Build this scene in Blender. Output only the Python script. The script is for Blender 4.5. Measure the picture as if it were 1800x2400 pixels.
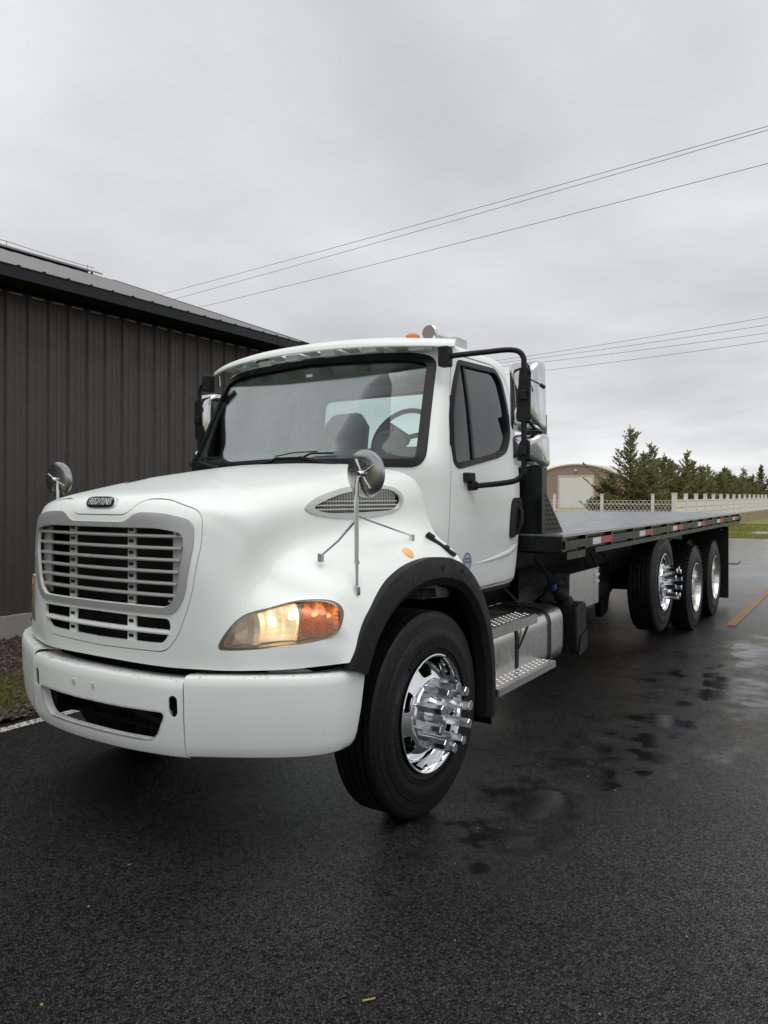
import bpy, bmesh, math, random
from mathutils import Vector, Matrix, noise as mnoise
R = math.radians
for o in list(bpy.data.objects): bpy.data.objects.remove(o)
scene = bpy.context.scene
C = scene.collection
random.seed(7)
# ------------------------------------------------------------ camera
cam_d = bpy.data.cameras.new('camera'); cam = bpy.data.objects.new('camera', cam_d); C.objects.link(cam)
cam.location = (3.06, 0.0, 1.65)
cam.rotation_euler = (R(90), 0, R(32.9))
cam_d.sensor_fit = 'VERTICAL'; cam_d.sensor_height = 36.0; cam_d.sensor_width = 27.0
cam_d.lens = 36.0 * 1765.0 / 2400.0
cam_d.shift_y = -37.0 / 2400.0
cam_d.clip_start = 0.05; cam_d.clip_end = 3000
scene.camera = cam
scene.render.resolution_x = 768; scene.render.resolution_y = 1024
# ------------------------------------------------------------ sky (overcast) and sun
SUN_EL, SUN_AZ = 70.0, 128.0      # azimuth measured from +Y towards +X
world = bpy.data.worlds.new('World'); scene.world = world; world.use_nodes = True
nt = world.node_tree; nt.nodes.clear()
def wn(t, **k):
    n = nt.nodes.new(t)
    for a, b in k.items(): setattr(n, a, b)
    return n
w_out = wn('ShaderNodeOutputWorld'); w_bg = wn('ShaderNodeBackground')
sky = wn('ShaderNodeTexSky', sky_type='NISHITA', sun_disc=False)
sky.sun_elevation = R(SUN_EL); sky.sun_rotation = R(SUN_AZ); sky.air_density = 1.0; sky.dust_density = 3.0
sk_m = wn('ShaderNodeMix', data_type='RGBA', blend_type='MULTIPLY'); sk_m.inputs[0].default_value = 1.0
sk_m.inputs[7].default_value = (0.10, 0.10, 0.10, 1)
geo = wn('ShaderNodeTexCoord')
sep = wn('ShaderNodeSeparateXYZ')
zc = wn('ShaderNodeMath', operation='MAXIMUM'); zc.inputs[1].default_value = 0.0
za = wn('ShaderNodeMath', operation='ADD'); za.inputs[1].default_value = 0.13
dvx = wn('ShaderNodeMath', operation='DIVIDE'); dvy = wn('ShaderNodeMath', operation='DIVIDE')
cmb = wn('ShaderNodeCombineXYZ'); cmb.inputs[2].default_value = 17.43
L = nt.links.new
L(geo.outputs['Generated'], sep.inputs[0]); L(sep.outputs[2], zc.inputs[0]); L(zc.outputs[0], za.inputs[0])
L(sep.outputs[0], dvx.inputs[0]); L(za.outputs[0], dvx.inputs[1]); L(sep.outputs[1], dvy.inputs[0]); L(za.outputs[0], dvy.inputs[1])
L(dvx.outputs[0], cmb.inputs[0]); L(dvy.outputs[0], cmb.inputs[1])
cl1 = wn('ShaderNodeTexNoise'); cl1.inputs['Scale'].default_value = 0.42; cl1.inputs['Detail'].default_value = 7; cl1.inputs['Roughness'].default_value = 0.46; cl1.inputs['Distortion'].default_value = 0.35
cl2 = wn('ShaderNodeTexNoise'); cl2.inputs['Scale'].default_value = 1.15; cl2.inputs['Detail'].default_value = 6; cl2.inputs['Roughness'].default_value = 0.5
L(cmb.outputs[0], cl1.inputs['Vector']); L(cmb.outputs[0], cl2.inputs['Vector'])
cmx = wn('ShaderNodeMix'); cmx.inputs[0].default_value = 0.33
L(cl1.outputs[0], cmx.inputs[2]); L(cl2.outputs[0], cmx.inputs[3])
ramp = wn('ShaderNodeValToRGB')
ramp.color_ramp.elements[0].position = 0.36; ramp.color_ramp.elements[0].color = (0.45, 0.455, 0.47, 1)
ramp.color_ramp.elements[1].position = 0.63; ramp.color_ramp.elements[1].color = (0.80, 0.80, 0.805, 1)
e = ramp.color_ramp.elements.new(0.5); e.color = (0.61, 0.613, 0.622, 1)
L(cmx.outputs[0], ramp.inputs[0])
smx = wn('ShaderNodeMix', data_type='RGBA'); smx.inputs[0].default_value = 0.93
L(sky.outputs[0], sk_m.inputs[6]); L(sk_m.outputs[2], smx.inputs[6]); L(ramp.outputs[0], smx.inputs[7])
L(smx.outputs[2], w_bg.inputs[0]); w_bg.inputs[1].default_value = 1.17
L(w_bg.outputs[0], w_out.inputs[0])
sun_d = bpy.data.lights.new('sun', 'SUN'); sun_d.energy = 1.5; sun_d.angle = R(65); sun_d.color = (1, 0.985, 0.96)
sun = bpy.data.objects.new('sun', sun_d); C.objects.link(sun)
d = Vector((math.sin(R(SUN_AZ)) * math.cos(R(SUN_EL)), math.cos(R(SUN_AZ)) * math.cos(R(SUN_EL)), math.sin(R(SUN_EL))))
sun.rotation_euler = d.to_track_quat('Z', 'Y').to_euler(); sun.location = (0, 0, 30)
scene.view_settings.view_transform = 'Standard'; scene.view_settings.look = 'None'
scene.view_settings.exposure = 0.12; scene.view_settings.gamma = 1.0
scene.view_settings.use_curve_mapping = False

# ------------------------------------------------------------ materials
def new_mat(name):
    m = bpy.data.materials.new(name); m.use_nodes = True
    t = m.node_tree; b = t.nodes['Principled BSDF']; return m, t, b
def N(t, typ, **k):
    n = t.nodes.new(typ)
    for a, b in k.items(): setattr(n, a, b)
    return n
def simple(name, col, rough=0.5, metal=0.0, var=0.12, vscale=6.0, bump=0.0, bscale=60.0, coat=0.0, rvar=0.1, spec=0.5, detail=4, bdist=0.01):
    """Principled with noise-driven colour, roughness and bump (object coordinates)."""
    m, t, b = new_mat(name)
    tc = N(t, 'ShaderNodeTexCoord')
    nz = N(t, 'ShaderNodeTexNoise'); nz.inputs['Scale'].default_value = vscale; nz.inputs['Detail'].default_value = detail
    t.links.new(tc.outputs['Object'], nz.inputs['Vector'])
    mx = N(t, 'ShaderNodeMix', data_type='RGBA')
    mx.inputs[6].default_value = tuple(max(0, c * (1 - var)) for c in col) + (1,)
    mx.inputs[7].default_value = tuple(min(1, c * (1 + var)) for c in col) + (1,)
    t.links.new(nz.outputs[0], mx.inputs[0]); t.links.new(mx.outputs[2], b.inputs['Base Color'])
    mr = N(t, 'ShaderNodeMapRange'); mr.inputs[1].default_value = 0.3; mr.inputs[2].default_value = 0.7
    mr.inputs[3].default_value = max(0.02, rough - rvar); mr.inputs[4].default_value = min(1, rough + rvar)
    nz2 = N(t, 'ShaderNodeTexNoise'); nz2.inputs['Scale'].default_value = vscale * 2.7; nz2.inputs['Detail'].default_value = 5
    t.links.new(tc.outputs['Object'], nz2.inputs['Vector']); t.links.new(nz2.outputs[0], mr.inputs[0])
    t.links.new(mr.outputs[0], b.inputs['Roughness'])
    b.inputs['Metallic'].default_value = metal; b.inputs['Specular IOR Level'].default_value = spec
    if coat: b.inputs['Coat Weight'].default_value = coat; b.inputs['Coat Roughness'].default_value = 0.06
    if bump:
        nb = N(t, 'ShaderNodeTexNoise'); nb.inputs['Scale'].default_value = bscale; nb.inputs['Detail'].default_value = 3
        t.links.new(tc.outputs['Object'], nb.inputs['Vector'])
        bp = N(t, 'ShaderNodeBump'); bp.inputs['Strength'].default_value = bump; bp.inputs['Distance'].default_value = bdist
        t.links.new(nb.outputs[0], bp.inputs['Height']); t.links.new(bp.outputs[0], b.inputs['Normal'])
    return m
M = {}
def paint_white():
    m, t, b = new_mat('white_paint')
    tc = N(t, 'ShaderNodeTexCoord'); ge = N(t, 'ShaderNodeNewGeometry')
    nz = N(t, 'ShaderNodeTexNoise'); nz.inputs['Scale'].default_value = 2.2; nz.inputs['Detail'].default_value = 6
    t.links.new(tc.outputs['Object'], nz.inputs['Vector'])
    mx = N(t, 'ShaderNodeMix', data_type='RGBA'); mx.inputs[6].default_value = (0.815, 0.86, 0.832, 1); mx.inputs[7].default_value = (0.855, 0.892, 0.868, 1)
    t.links.new(nz.outputs[0], mx.inputs[0]); t.links.new(mx.outputs[2], b.inputs['Base Color'])
    b.inputs['Roughness'].default_value = 0.36; b.inputs['Specular IOR Level'].default_value = 0.4; b.inputs['Coat Weight'].default_value = 0.42; b.inputs['Coat Roughness'].default_value = 0.05
    # rain beads: fine cells everywhere, strong where the panel faces up
    vo = N(t, 'ShaderNodeTexVoronoi'); vo.inputs['Scale'].default_value = 130; vo.inputs['Randomness'].default_value = 1
    t.links.new(tc.outputs['Object'], vo.inputs['Vector'])
    cr = N(t, 'ShaderNodeMapRange'); cr.inputs[1].default_value = 0.15; cr.inputs[2].default_value = 0.42; cr.inputs[3].default_value = 1; cr.inputs[4].default_value = 0
    t.links.new(vo.outputs['Distance'], cr.inputs[0])
    sp = N(t, 'ShaderNodeSeparateXYZ'); t.links.new(ge.outputs['Normal'], sp.inputs[0])
    up = N(t, 'ShaderNodeMapRange'); up.inputs[1].default_value = 0.55; up.inputs[2].default_value = 0.95; up.inputs[3].default_value = 0.10; up.inputs[4].default_value = 0.8
    t.links.new(sp.outputs[2], up.inputs[0])
    nm = N(t, 'ShaderNodeTexNoise'); nm.inputs['Scale'].default_value = 7
    t.links.new(tc.outputs['Object'], nm.inputs['Vector'])
    mm = N(t, 'ShaderNodeMapRange'); mm.inputs[1].default_value = 0.38; mm.inputs[2].default_value = 0.6
    t.links.new(nm.outputs[0], mm.inputs[0])
    mu = N(t, 'ShaderNodeMath', operation='MULTIPLY'); t.links.new(up.outputs[0], mu.inputs[0]); t.links.new(mm.outputs[0], mu.inputs[1])
    bp = N(t, 'ShaderNodeBump'); bp.inputs['Distance'].default_value = 0.0006
    t.links.new(mu.outputs[0], bp.inputs['Strength']); t.links.new(cr.outputs[0], bp.inputs['Height'])
    t.links.new(bp.outputs[0], b.inputs['Normal']); t.links.new(bp.outputs[0], b.inputs['Coat Normal'])
    return m
M['white'] = paint_white()
M['white_matte'] = simple('white_bumper_paint', (0.79, 0.825, 0.80), 0.36, var=0.03, vscale=5, bump=0.05, bscale=900, bdist=0.001, coat=0.4)
def ledge_dirt(m):
    t = m.node_tree; b = t.nodes['Principled BSDF']; src = b.inputs['Base Color'].links[0].from_socket
    tc = N(t, 'ShaderNodeTexCoord'); n = N(t, 'ShaderNodeTexNoise'); n.inputs['Scale'].default_value = 38; n.inputs['Detail'].default_value = 8; n.inputs['Roughness'].default_value = 0.75; t.links.new(tc.outputs['Object'], n.inputs[0])
    g = N(t, 'ShaderNodeNewGeometry'); sp = N(t, 'ShaderNodeSeparateXYZ'); t.links.new(g.outputs['Normal'], sp.inputs[0])
    up = N(t, 'ShaderNodeMapRange'); up.inputs[1].default_value = 0.5; up.inputs[2].default_value = 1.0; up.inputs[3].default_value = 0.0; up.inputs[4].default_value = 0.17; t.links.new(sp.outputs[2], up.inputs[0])
    ad = N(t, 'ShaderNodeMath', operation='ADD'); t.links.new(n.outputs[0], ad.inputs[0]); t.links.new(up.outputs[0], ad.inputs[1])
    th = N(t, 'ShaderNodeMapRange'); th.inputs[1].default_value = 0.70; th.inputs[2].default_value = 0.80; th.inputs[4].default_value = 0.8; t.links.new(ad.outputs[0], th.inputs[0])
    mx = N(t, 'ShaderNodeMix', data_type='RGBA'); t.links.new(th.outputs[0], mx.inputs[0]); t.links.new(src, mx.inputs[6]); mx.inputs[7].default_value = (0.09, 0.075, 0.06, 1); t.links.new(mx.outputs[2], b.inputs['Base Color'])
ledge_dirt(M['white_matte'])
M['silver'] = simple('silver_plastic', (0.46, 0.46, 0.45), 0.42, metal=0.35, var=0.05, vscale=9)
M['silver_dk'] = simple('silver_frame', (0.46, 0.465, 0.465), 0.38, metal=0.4, var=0.06, vscale=9)
M['chrome'] = simple('chrome', (0.82, 0.83, 0.84), 0.05, metal=1.0, var=0.02, vscale=8, rvar=0.03)
M['chrome_dim'] = simple('dulled_chrome', (0.62, 0.63, 0.64), 0.09, metal=1.0, var=0.06, vscale=8, rvar=0.04)
M['chrome_wet'] = simple('rain_spotted_chrome', (0.66, 0.67, 0.68), 0.08, metal=1.0, var=0.08, vscale=60, bump=0.12, bscale=420, rvar=0.06, bdist=0.002)
M['alu'] = simple('brushed_aluminium', (0.58, 0.58, 0.565), 0.30, metal=1.0, var=0.10, vscale=6, rvar=0.08)
M['alu_polish'] = simple('polished_aluminium', (0.78, 0.78, 0.77), 0.16, metal=1.0, var=0.06, vscale=6, rvar=0.06)
M['black_plastic'] = simple('black_textured_plastic', (0.010, 0.010, 0.011), 0.55, spec=0.3, var=0.25, vscale=14, bump=0.25, bscale=420, bdist=0.002)
M['black_gloss'] = simple('black_gloss_paint', (0.004, 0.004, 0.005), 0.30, spec=0.3, var=0.3, vscale=9, rvar=0.10)
M['black_frame'] = simple('black_chassis_paint', (0.005, 0.005, 0.006), 0.5, spec=0.22, var=0.5, vscale=12, bump=0.12, bscale=60, rvar=0.15)
M['rubber'] = simple('tyre_rubber', (0.0065, 0.0065, 0.007), 0.5, spec=0.3, var=0.35, vscale=20, bump=0.10, bscale=220, rvar=0.13, bdist=0.003)
M['seal'] = simple('black_rubber_seal', (0.006, 0.006, 0.007), 0.42, spec=0.3, var=0.2, vscale=20)
M['dark_core'] = simple('radiator_black', (0.006, 0.006, 0.007), 0.6, var=0.4, vscale=30)
M['interior'] = simple('cab_interior_grey', (0.30, 0.305, 0.30), 0.8, var=0.15, vscale=10, bump=0.1, bscale=200)
M['interior_dk'] = simple('cab_interior_dark', (0.11, 0.113, 0.115), 0.8, var=0.2, vscale=10, bump=0.1, bscale=200)
M['lamp_tub'] = simple('lamp_housing_grey', (0.62, 0.56, 0.47), 0.5, var=0.2, vscale=20)
M['amber'] = simple('amber_lens', (0.75, 0.22, 0.03), 0.2, var=0.15, vscale=30, coat=0.5)
M['red_tape'] = simple('red_reflective_tape', (0.42, 0.018, 0.025), 0.35, var=0.12, vscale=40)
M['white_tape'] = simple('white_reflective_tape', (0.62, 0.66, 0.68), 0.35, var=0.08, vscale=40)
M['blue_cap'] = simple('blue_plastic', (0.03, 0.06, 0.22), 0.4)
M['brass'] = simple('brass_fitting', (0.45, 0.33, 0.14), 0.35, metal=1.0)
M['orange_cloth'] = simple('orange_red_strap', (0.50, 0.10, 0.04), 0.7)
M['stain_white'] = simple('grey_white_plastic', (0.50, 0.51, 0.49), 0.5, var=0.15, vscale=12)
M['tan_disc'] = simple('weathered_horn_mesh', (0.25, 0.235, 0.205), 0.5, var=0.15, vscale=25)
def glass_mat(name, tint, fac_scale=1.0, rough=0.02, drops=0.0, ior=1.5, haze=None):
    m = bpy.data.materials.new(name); m.use_nodes = True; t = m.node_tree; t.nodes.clear()
    o = N(t, 'ShaderNodeOutputMaterial'); tr = N(t, 'ShaderNodeBsdfTransparent'); tr.inputs[0].default_value = tint + (1,)
    gl = N(t, 'ShaderNodeBsdfGlossy'); gl.inputs['Roughness'].default_value = rough; gl.inputs['Color'].default_value = (1, 1, 1, 1)
    fr = N(t, 'ShaderNodeFresnel'); fr.inputs[0].default_value = ior
    ml = N(t, 'ShaderNodeMath', operation='MULTIPLY'); ml.inputs[1].default_value = fac_scale; ml.use_clamp = True
    mx = N(t, 'ShaderNodeMixShader')
    t.links.new(fr.outputs[0], ml.inputs[0]); t.links.new(ml.outputs[0], mx.inputs[0]); t.links.new(tr.outputs[0], mx.inputs[1]); t.links.new(gl.outputs[0], mx.inputs[2])
    last = mx
    if drops:
        tc = N(t, 'ShaderNodeTexCoord'); vo = N(t, 'ShaderNodeTexVoronoi'); vo.inputs['Scale'].default_value = 75
        t.links.new(tc.outputs['Object'], vo.inputs['Vector'])
        nz = N(t, 'ShaderNodeTexNoise'); nz.inputs['Scale'].default_value = 4.5; nz.inputs['Detail'].default_value = 3; t.links.new(tc.outputs['Object'], nz.inputs['Vector'])
        a = N(t, 'ShaderNodeMapRange'); a.inputs[1].default_value = 0.20; a.inputs[2].default_value = 0.12; t.links.new(vo.outputs['Distance'], a.inputs[0])
        c = N(t, 'ShaderNodeMapRange'); c.inputs[1].default_value = 0.45; c.inputs[2].default_value = 0.68; c.inputs[4].default_value = drops; t.links.new(nz.outputs[0], c.inputs[0])
        mu = N(t, 'ShaderNodeMath', operation='MULTIPLY'); t.links.new(a.outputs[0], mu.inputs[0]); t.links.new(c.outputs[0], mu.inputs[1])
        ad = mu
        df = N(t, 'ShaderNodeBsdfDiffuse'); df.inputs[0].default_value = (0.42, 0.45, 0.44, 1)
        m2 = N(t, 'ShaderNodeMixShader'); t.links.new(ad.outputs[0], m2.inputs[0]); t.links.new(mx.outputs[0], m2.inputs[1]); t.links.new(df.outputs[0], m2.inputs[2]); last = m2
    if haze:
        hz = N(t, 'ShaderNodeBsdfDiffuse'); hz.inputs[0].default_value = haze[1] + (1,); m3 = N(t, 'ShaderNodeMixShader'); m3.inputs[0].default_value = haze[0]
        t.links.new(last.outputs[0], m3.inputs[1]); t.links.new(hz.outputs[0], m3.inputs[2]); last = m3
    t.links.new(last.outputs[0], o.inputs[0])
    return m
M['glass'] = glass_mat('windscreen_glass', (0.89, 0.95, 0.93), 0.62, drops=0.42)
M['glass_side'] = glass_mat('tinted_door_glass', (0.88, 0.93, 0.92), 1.2, drops=0.14)
M['glass_band'] = glass_mat('dark_tint_band', (0.006, 0.008, 0.010), 0.15)
M['lens'] = glass_mat('headlight_lens', (0.96, 0.93, 0.86), 1.0, rough=0.04, drops=0.16, haze=(0.10, (0.80, 0.74, 0.64)))
M['mirror_glass'] = simple('mirror_glass', (0.7, 0.72, 0.72), 0.03, metal=1.0, var=0.02, rvar=0.01)
def emit(name, col, s, base=(0.8, 0.8, 0.8)):
    m, t, b = new_mat(name); b.inputs['Base Color'].default_value = base + (1,)
    b.inputs['Emission Color'].default_value = col + (1,); b.inputs['Emission Strength'].default_value = s
    b.inputs['Roughness'].default_value = 0.3
    nz = N(t, 'ShaderNodeTexNoise'); nz.inputs['Scale'].default_value = 18
    mp = N(t, 'ShaderNodeMapRange'); mp.inputs[3].default_value = 0.2; mp.inputs[4].default_value = 0.4
    t.links.new(nz.outputs[0], mp.inputs[0]); t.links.new(mp.outputs[0], b.inputs['Roughness'])
    return m
M['bulb'] = emit('headlight_bulb', (1.0, 0.79, 0.54), 11.0)
M['bulb_amber'] = emit('indicator_bulb', (1.0, 0.34, 0.07), 5.0, (0.9, 0.3, 0.05))
M['marker'] = emit('lit_marker_lens', (1.0, 0.36, 0.06), 0.25, (0.80, 0.42, 0.16))
M['reflector'] = simple('headlight_reflector', (0.90, 0.86, 0.78), 0.35, metal=0.35, var=0.08, vscale=30, bump=0.25, bscale=90)
M['refl_amber'] = simple('indicator_reflector', (0.92, 0.76, 0.66), 0.3, metal=0.5, var=0.12, vscale=30, bump=0.3, bscale=90)
def diamond(name, col, rough, metal, scale, strength, dist=0.004):
    """raised tread-plate lozenges as fine relief"""
    m, t, b = new_mat(name); tc = N(t, 'ShaderNodeTexCoord')
    b.inputs['Metallic'].default_value = metal
    nz = N(t, 'ShaderNodeTexNoise'); nz.inputs['Scale'].default_value = 5; nz.inputs['Detail'].default_value = 6; t.links.new(tc.outputs['Object'], nz.inputs['Vector'])
    mx = N(t, 'ShaderNodeMix', data_type='RGBA'); mx.inputs[6].default_value = tuple(c * 0.7 for c in col) + (1,); mx.inputs[7].default_value = tuple(min(1, c * 1.3) for c in col) + (1,)
    t.links.new(nz.outputs[0], mx.inputs[0]); t.links.new(mx.outputs[2], b.inputs['Base Color'])
    mr = N(t, 'ShaderNodeMapRange'); mr.inputs[1].default_value = 0.3; mr.inputs[2].default_value = 0.7; mr.inputs[3].default_value = max(0.05, rough - 0.12); mr.inputs[4].default_value = rough + 0.12
    t.links.new(nz.outputs[0], mr.inputs[0]); t.links.new(mr.outputs[0], b.inputs['Roughness'])
    hs = []
    for sgn in (1, -1):
        mp = N(t, 'ShaderNodeMapping'); mp.inputs['Rotation'].default_value = (R(45) if name.endswith('side') else 0, 0, R(45))
        t.links.new(tc.outputs['Object'], mp.inputs[0])
        sx = N(t, 'ShaderNodeSeparateXYZ'); t.links.new(mp.outputs[0], sx.inputs[0])
        a, bb = (0, 1) if sgn > 0 else (1, 0)
        if name.endswith('side'): a, bb = ((1, 2) if sgn > 0 else (2, 1))
        s1 = N(t, 'ShaderNodeMath', operation='MULTIPLY'); s1.inputs[1].default_value = scale; t.links.new(sx.outputs[a], s1.inputs[0])
        s2 = N(t, 'ShaderNodeMath', operation='MULTIPLY'); s2.inputs[1].default_value = scale; t.links.new(sx.outputs[bb], s2.inputs[0])
        w1 = N(t, 'ShaderNodeMath', operation='SINE'); t.links.new(s1.outputs[0], w1.inputs[0])
        w2 = N(t, 'ShaderNodeMath', operation='COSINE'); t.links.new(s2.outputs[0], w2.inputs[0])
        p1 = N(t, 'ShaderNodeMapRange'); p1.inputs[1].default_value = 0.55; p1.inputs[2].default_value = 0.9; t.links.new(w1.outputs[0], p1.inputs[0])
        p2 = N(t, 'ShaderNodeMapRange'); p2.inputs[1].default_value = -0.35 if True else 0; p2.inputs[2].default_value = 0.3
        t.links.new(w2.outputs[0], p2.inputs[0])
        sg = N(t, 'ShaderNodeMath', operation='MULTIPLY'); t.links.new(p1.outputs[0], sg.inputs[0])
        if sgn > 0: t.links.new(p2.outputs[0], sg.inputs[1])
        else:
            iv = N(t, 'ShaderNodeMath', operation='SUBTRACT'); iv.inputs[0].default_value = 1.0; t.links.new(p2.outputs[0], iv.inputs[1]); t.links.new(iv.outputs[0], sg.inputs[1])
        hs.append(sg)
    ad = N(t, 'ShaderNodeMath', operation='MAXIMUM'); t.links.new(hs[0].outputs[0], ad.inputs[0]); t.links.new(hs[1].outputs[0], ad.inputs[1])
    bp = N(t, 'ShaderNodeBump'); bp.inputs['Strength'].default_value = strength; bp.inputs['Distance'].default_value = dist
    t.links.new(ad.outputs[0], bp.inputs['Height']); t.links.new(bp.outputs[0], b.inputs['Normal'])
    return m
M['deck'] = diamond('wet_tread_plate', (0.22, 0.225, 0.245), 0.32, 0.75, 130.0, 0.35)
M['tread_alu'] = diamond('aluminium_tread_plate', (0.50, 0.49, 0.47), 0.34, 1.0, 150.0, 0.9)
M['tread_side'] = diamond('black_tread_plate_side', (0.012, 0.012, 0.013), 0.3, 0.0, 130.0, 1.0, 0.006)

# ------------------------------------------------------------ geometry helpers
class MB:
    def __init__(s): s.v = []; s.f = []; s.mi = []
    def add(s, vs, fs, mi=0):
        b = len(s.v); s.v += [tuple(p) for p in vs]; s.f += [tuple(b + i for i in f) for f in fs]; s.mi += [mi] * len(fs); return s
    def box(s, x0, x1, y0, y1, z0, z1, mi=0, M4=None):
        p = [Vector(q) for q in ((x0,y0,z0),(x1,y0,z0),(x1,y1,z0),(x0,y1,z0),(x0,y0,z1),(x1,y0,z1),(x1,y1,z1),(x0,y1,z1))]
        if M4 is not None: p = [M4 @ q for q in p]
        return s.add(p, [(3,2,1,0),(4,5,6,7),(0,1,5,4),(1,2,6,5),(2,3,7,6),(3,0,4,7)], mi)
    def tube(s, pts, r, n=8, cap=True, mi=0, up=None):
        pts = [Vector(p) for p in pts]; rs = r if isinstance(r, (list, tuple)) else [r] * len(pts)
        rings = []; prev = None
        for i, p in enumerate(pts):
            t = (pts[min(i + 1, len(pts) - 1)] - pts[max(i - 1, 0)]).normalized()
            if prev is None:
                a = Vector((0, 0, 1)) if abs(t.z) < 0.9 else Vector((1, 0, 0))
                prev = t.cross(a).normalized()
            u = (prev - t * prev.dot(t)).normalized(); prev = u; w = t.cross(u)
            rings.append([p + (u * math.cos(2 * math.pi * k / n) + w * math.sin(2 * math.pi * k / n)) * rs[i] for k in range(n)])
        vs = [q for ring in rings for q in ring]; fs = []
        for i in range(len(pts) - 1):
            for k in range(n):
                a = i * n + k; b = i * n + (k + 1) % n; fs.append((a, b, b + n, a + n))
        if cap: fs.append(tuple(range(n - 1, -1, -1))); fs.append(tuple((len(pts) - 1) * n + k for k in range(n)))
        return s.add(vs, fs, mi)
    def lathe(s, prof, n=48, axis='x', c=(0, 0, 0), closed=False, mi=0, a0=0.0):
        """prof: list of (along axis, radius)"""
        vs = []; m = len(prof)
        for k in range(n):
            a = 2 * math.pi * k / n + a0; ca, sa = math.cos(a), math.sin(a)
            for (h, r) in prof:
                if axis == 'x': vs.append((c[0] + h, c[1] + r * ca, c[2] + r * sa))
                elif axis == 'y': vs.append((c[0] + r * ca, c[1] + h, c[2] + r * sa))
                else: vs.append((c[0] + r * ca, c[1] + r * sa, c[2] + h))
        fs = []
        for k in range(n):
            k2 = (k + 1) % n
            for i in range(m if closed else m - 1):
                j = (i + 1) % m; fs.append((k * m + i, k * m + j, k2 * m + j, k2 * m + i))
        return s.add(vs, fs, mi)
    def prism(s, poly, vec, mi=0):
        n = len(poly); vec = Vector(vec); p = [Vector(q) for q in poly]; q = [a + vec for a in p]
        fs = [tuple(range(n - 1, -1, -1)), tuple(range(n, 2 * n))] + [(i, (i + 1) % n, n + (i + 1) % n, n + i) for i in range(n)]
        return s.add(p + q, fs, mi)
    def mesh(s, name, recalc=True):
        me = bpy.data.meshes.new(name); me.from_pydata(s.v, [], s.f)
        for p, i in zip(me.polygons, s.mi): p.material_index = i
        if recalc:
            bm = bmesh.new(); bm.from_mesh(me); bmesh.ops.recalc_face_normals(bm, faces=bm.faces); bm.to_mesh(me); bm.free()
        me.update(); return me
def shade(me, ang=35):
    if ang is None: return
    for p in me.polygons: p.use_smooth = True
    me.set_sharp_from_angle(angle=R(ang))
def link(name, me, mat, parent=None, ang=35, bev=None):
    o = bpy.data.objects.new(name, me); C.objects.link(o)
    if mat is not None:
        ms = mat if isinstance(mat, (list, tuple)) else [mat]
        me.materials.clear()
        for m in ms: me.materials.append(M[m] if isinstance(m, str) else m)
        for p in me.polygons:
            if p.material_index >= len(ms): p.material_index = 0
    shade(me, ang)
    if bev:
        b = o.modifiers.new('bevel', 'BEVEL'); b.width = bev; b.segments = 2; b.limit_method = 'ANGLE'; b.angle_limit = R(40); b.harden_normals = True
    if parent is not None:
        o.parent = parent
        if parent.type == 'EMPTY': o.matrix_parent_inverse = Matrix.Translation(-parent.location)
    return o
def part(name, mb, mat, parent=None, ang=35, bev=None): return link(name, mb.mesh(name), mat, parent, ang, bev)
def tag(o, label, cat, group=None):
    o['label'] = label; o['category'] = cat
    if group: o['group'] = group
    return o
def struct(o, kind='structure'): o['kind'] = kind; return o
def thing(name, loc, label, cat, group=None):
    o = bpy.data.objects.new(name, None); C.objects.link(o); o.location = loc; o.empty_display_size = 0.3
    return tag(o, label, cat, group)
def boolean(me, ops):
    """ops: list of (operation, cutter mesh). returns a new mesh"""
    o = bpy.data.objects.new('tmp', me); C.objects.link(o); cs = []
    for op, cm in ops:
        c = bpy.data.objects.new('tmpc', cm); C.objects.link(c); cs.append(c); c.hide_render = True
        b = o.modifiers.new('b', 'BOOLEAN'); b.operation = op; b.object = c; b.solver = 'EXACT'
    bpy.context.view_layer.update()
    dg = bpy.context.evaluated_depsgraph_get(); r = bpy.data.meshes.new_from_object(o.evaluated_get(dg))
    for c in cs: bpy.data.objects.remove(c)
    bpy.data.objects.remove(o)
    return r
def cr1(p0, p1, p2, p3, t):
    return 0.5 * ((2 * p1) + (-p0 + p2) * t + (2 * p0 - 5 * p1 + 4 * p2 - p3) * t * t + (-p0 + 3 * p1 - 3 * p2 + p3) * t ** 3)
def crv(pts, n, closed=False):
    pts = [Vector(p) for p in pts]; m = len(pts); out = []
    segs = m if closed else m - 1
    g = (lambda i: pts[i % m]) if closed else (lambda i: pts[i] if 0 <= i < m else (pts[0] * 2 - pts[1] if i < 0 else pts[-1] * 2 - pts[-2]))
    for i in range(segs):
        for k in range(n): out.append(cr1(g(i - 1), g(i), g(i + 1), g(i + 2), k / n))
    if not closed: out.append(pts[-1])
    return out
def rpoly(pts, r, seg=5):
    """2D polygon with rounded corners; r number or list"""
    out = []; n = len(pts)
    for i in range(n):
        p = Vector(pts[i]); a = Vector(pts[i - 1]); b = Vector(pts[(i + 1) % n]); rr = r[i] if isinstance(r, (list, tuple)) else r
        da = (a - p); db = (b - p); l = min(rr, da.length * 0.45, db.length * 0.45)
        if l < 1e-5: out.append(p); continue
        s = p + da.normalized() * l; e = p + db.normalized() * l
        for k in range(seg + 1):
            t = k / seg; out.append(s * (1 - t) ** 2 + p * 2 * t * (1 - t) + e * t * t)
    return out
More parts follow.
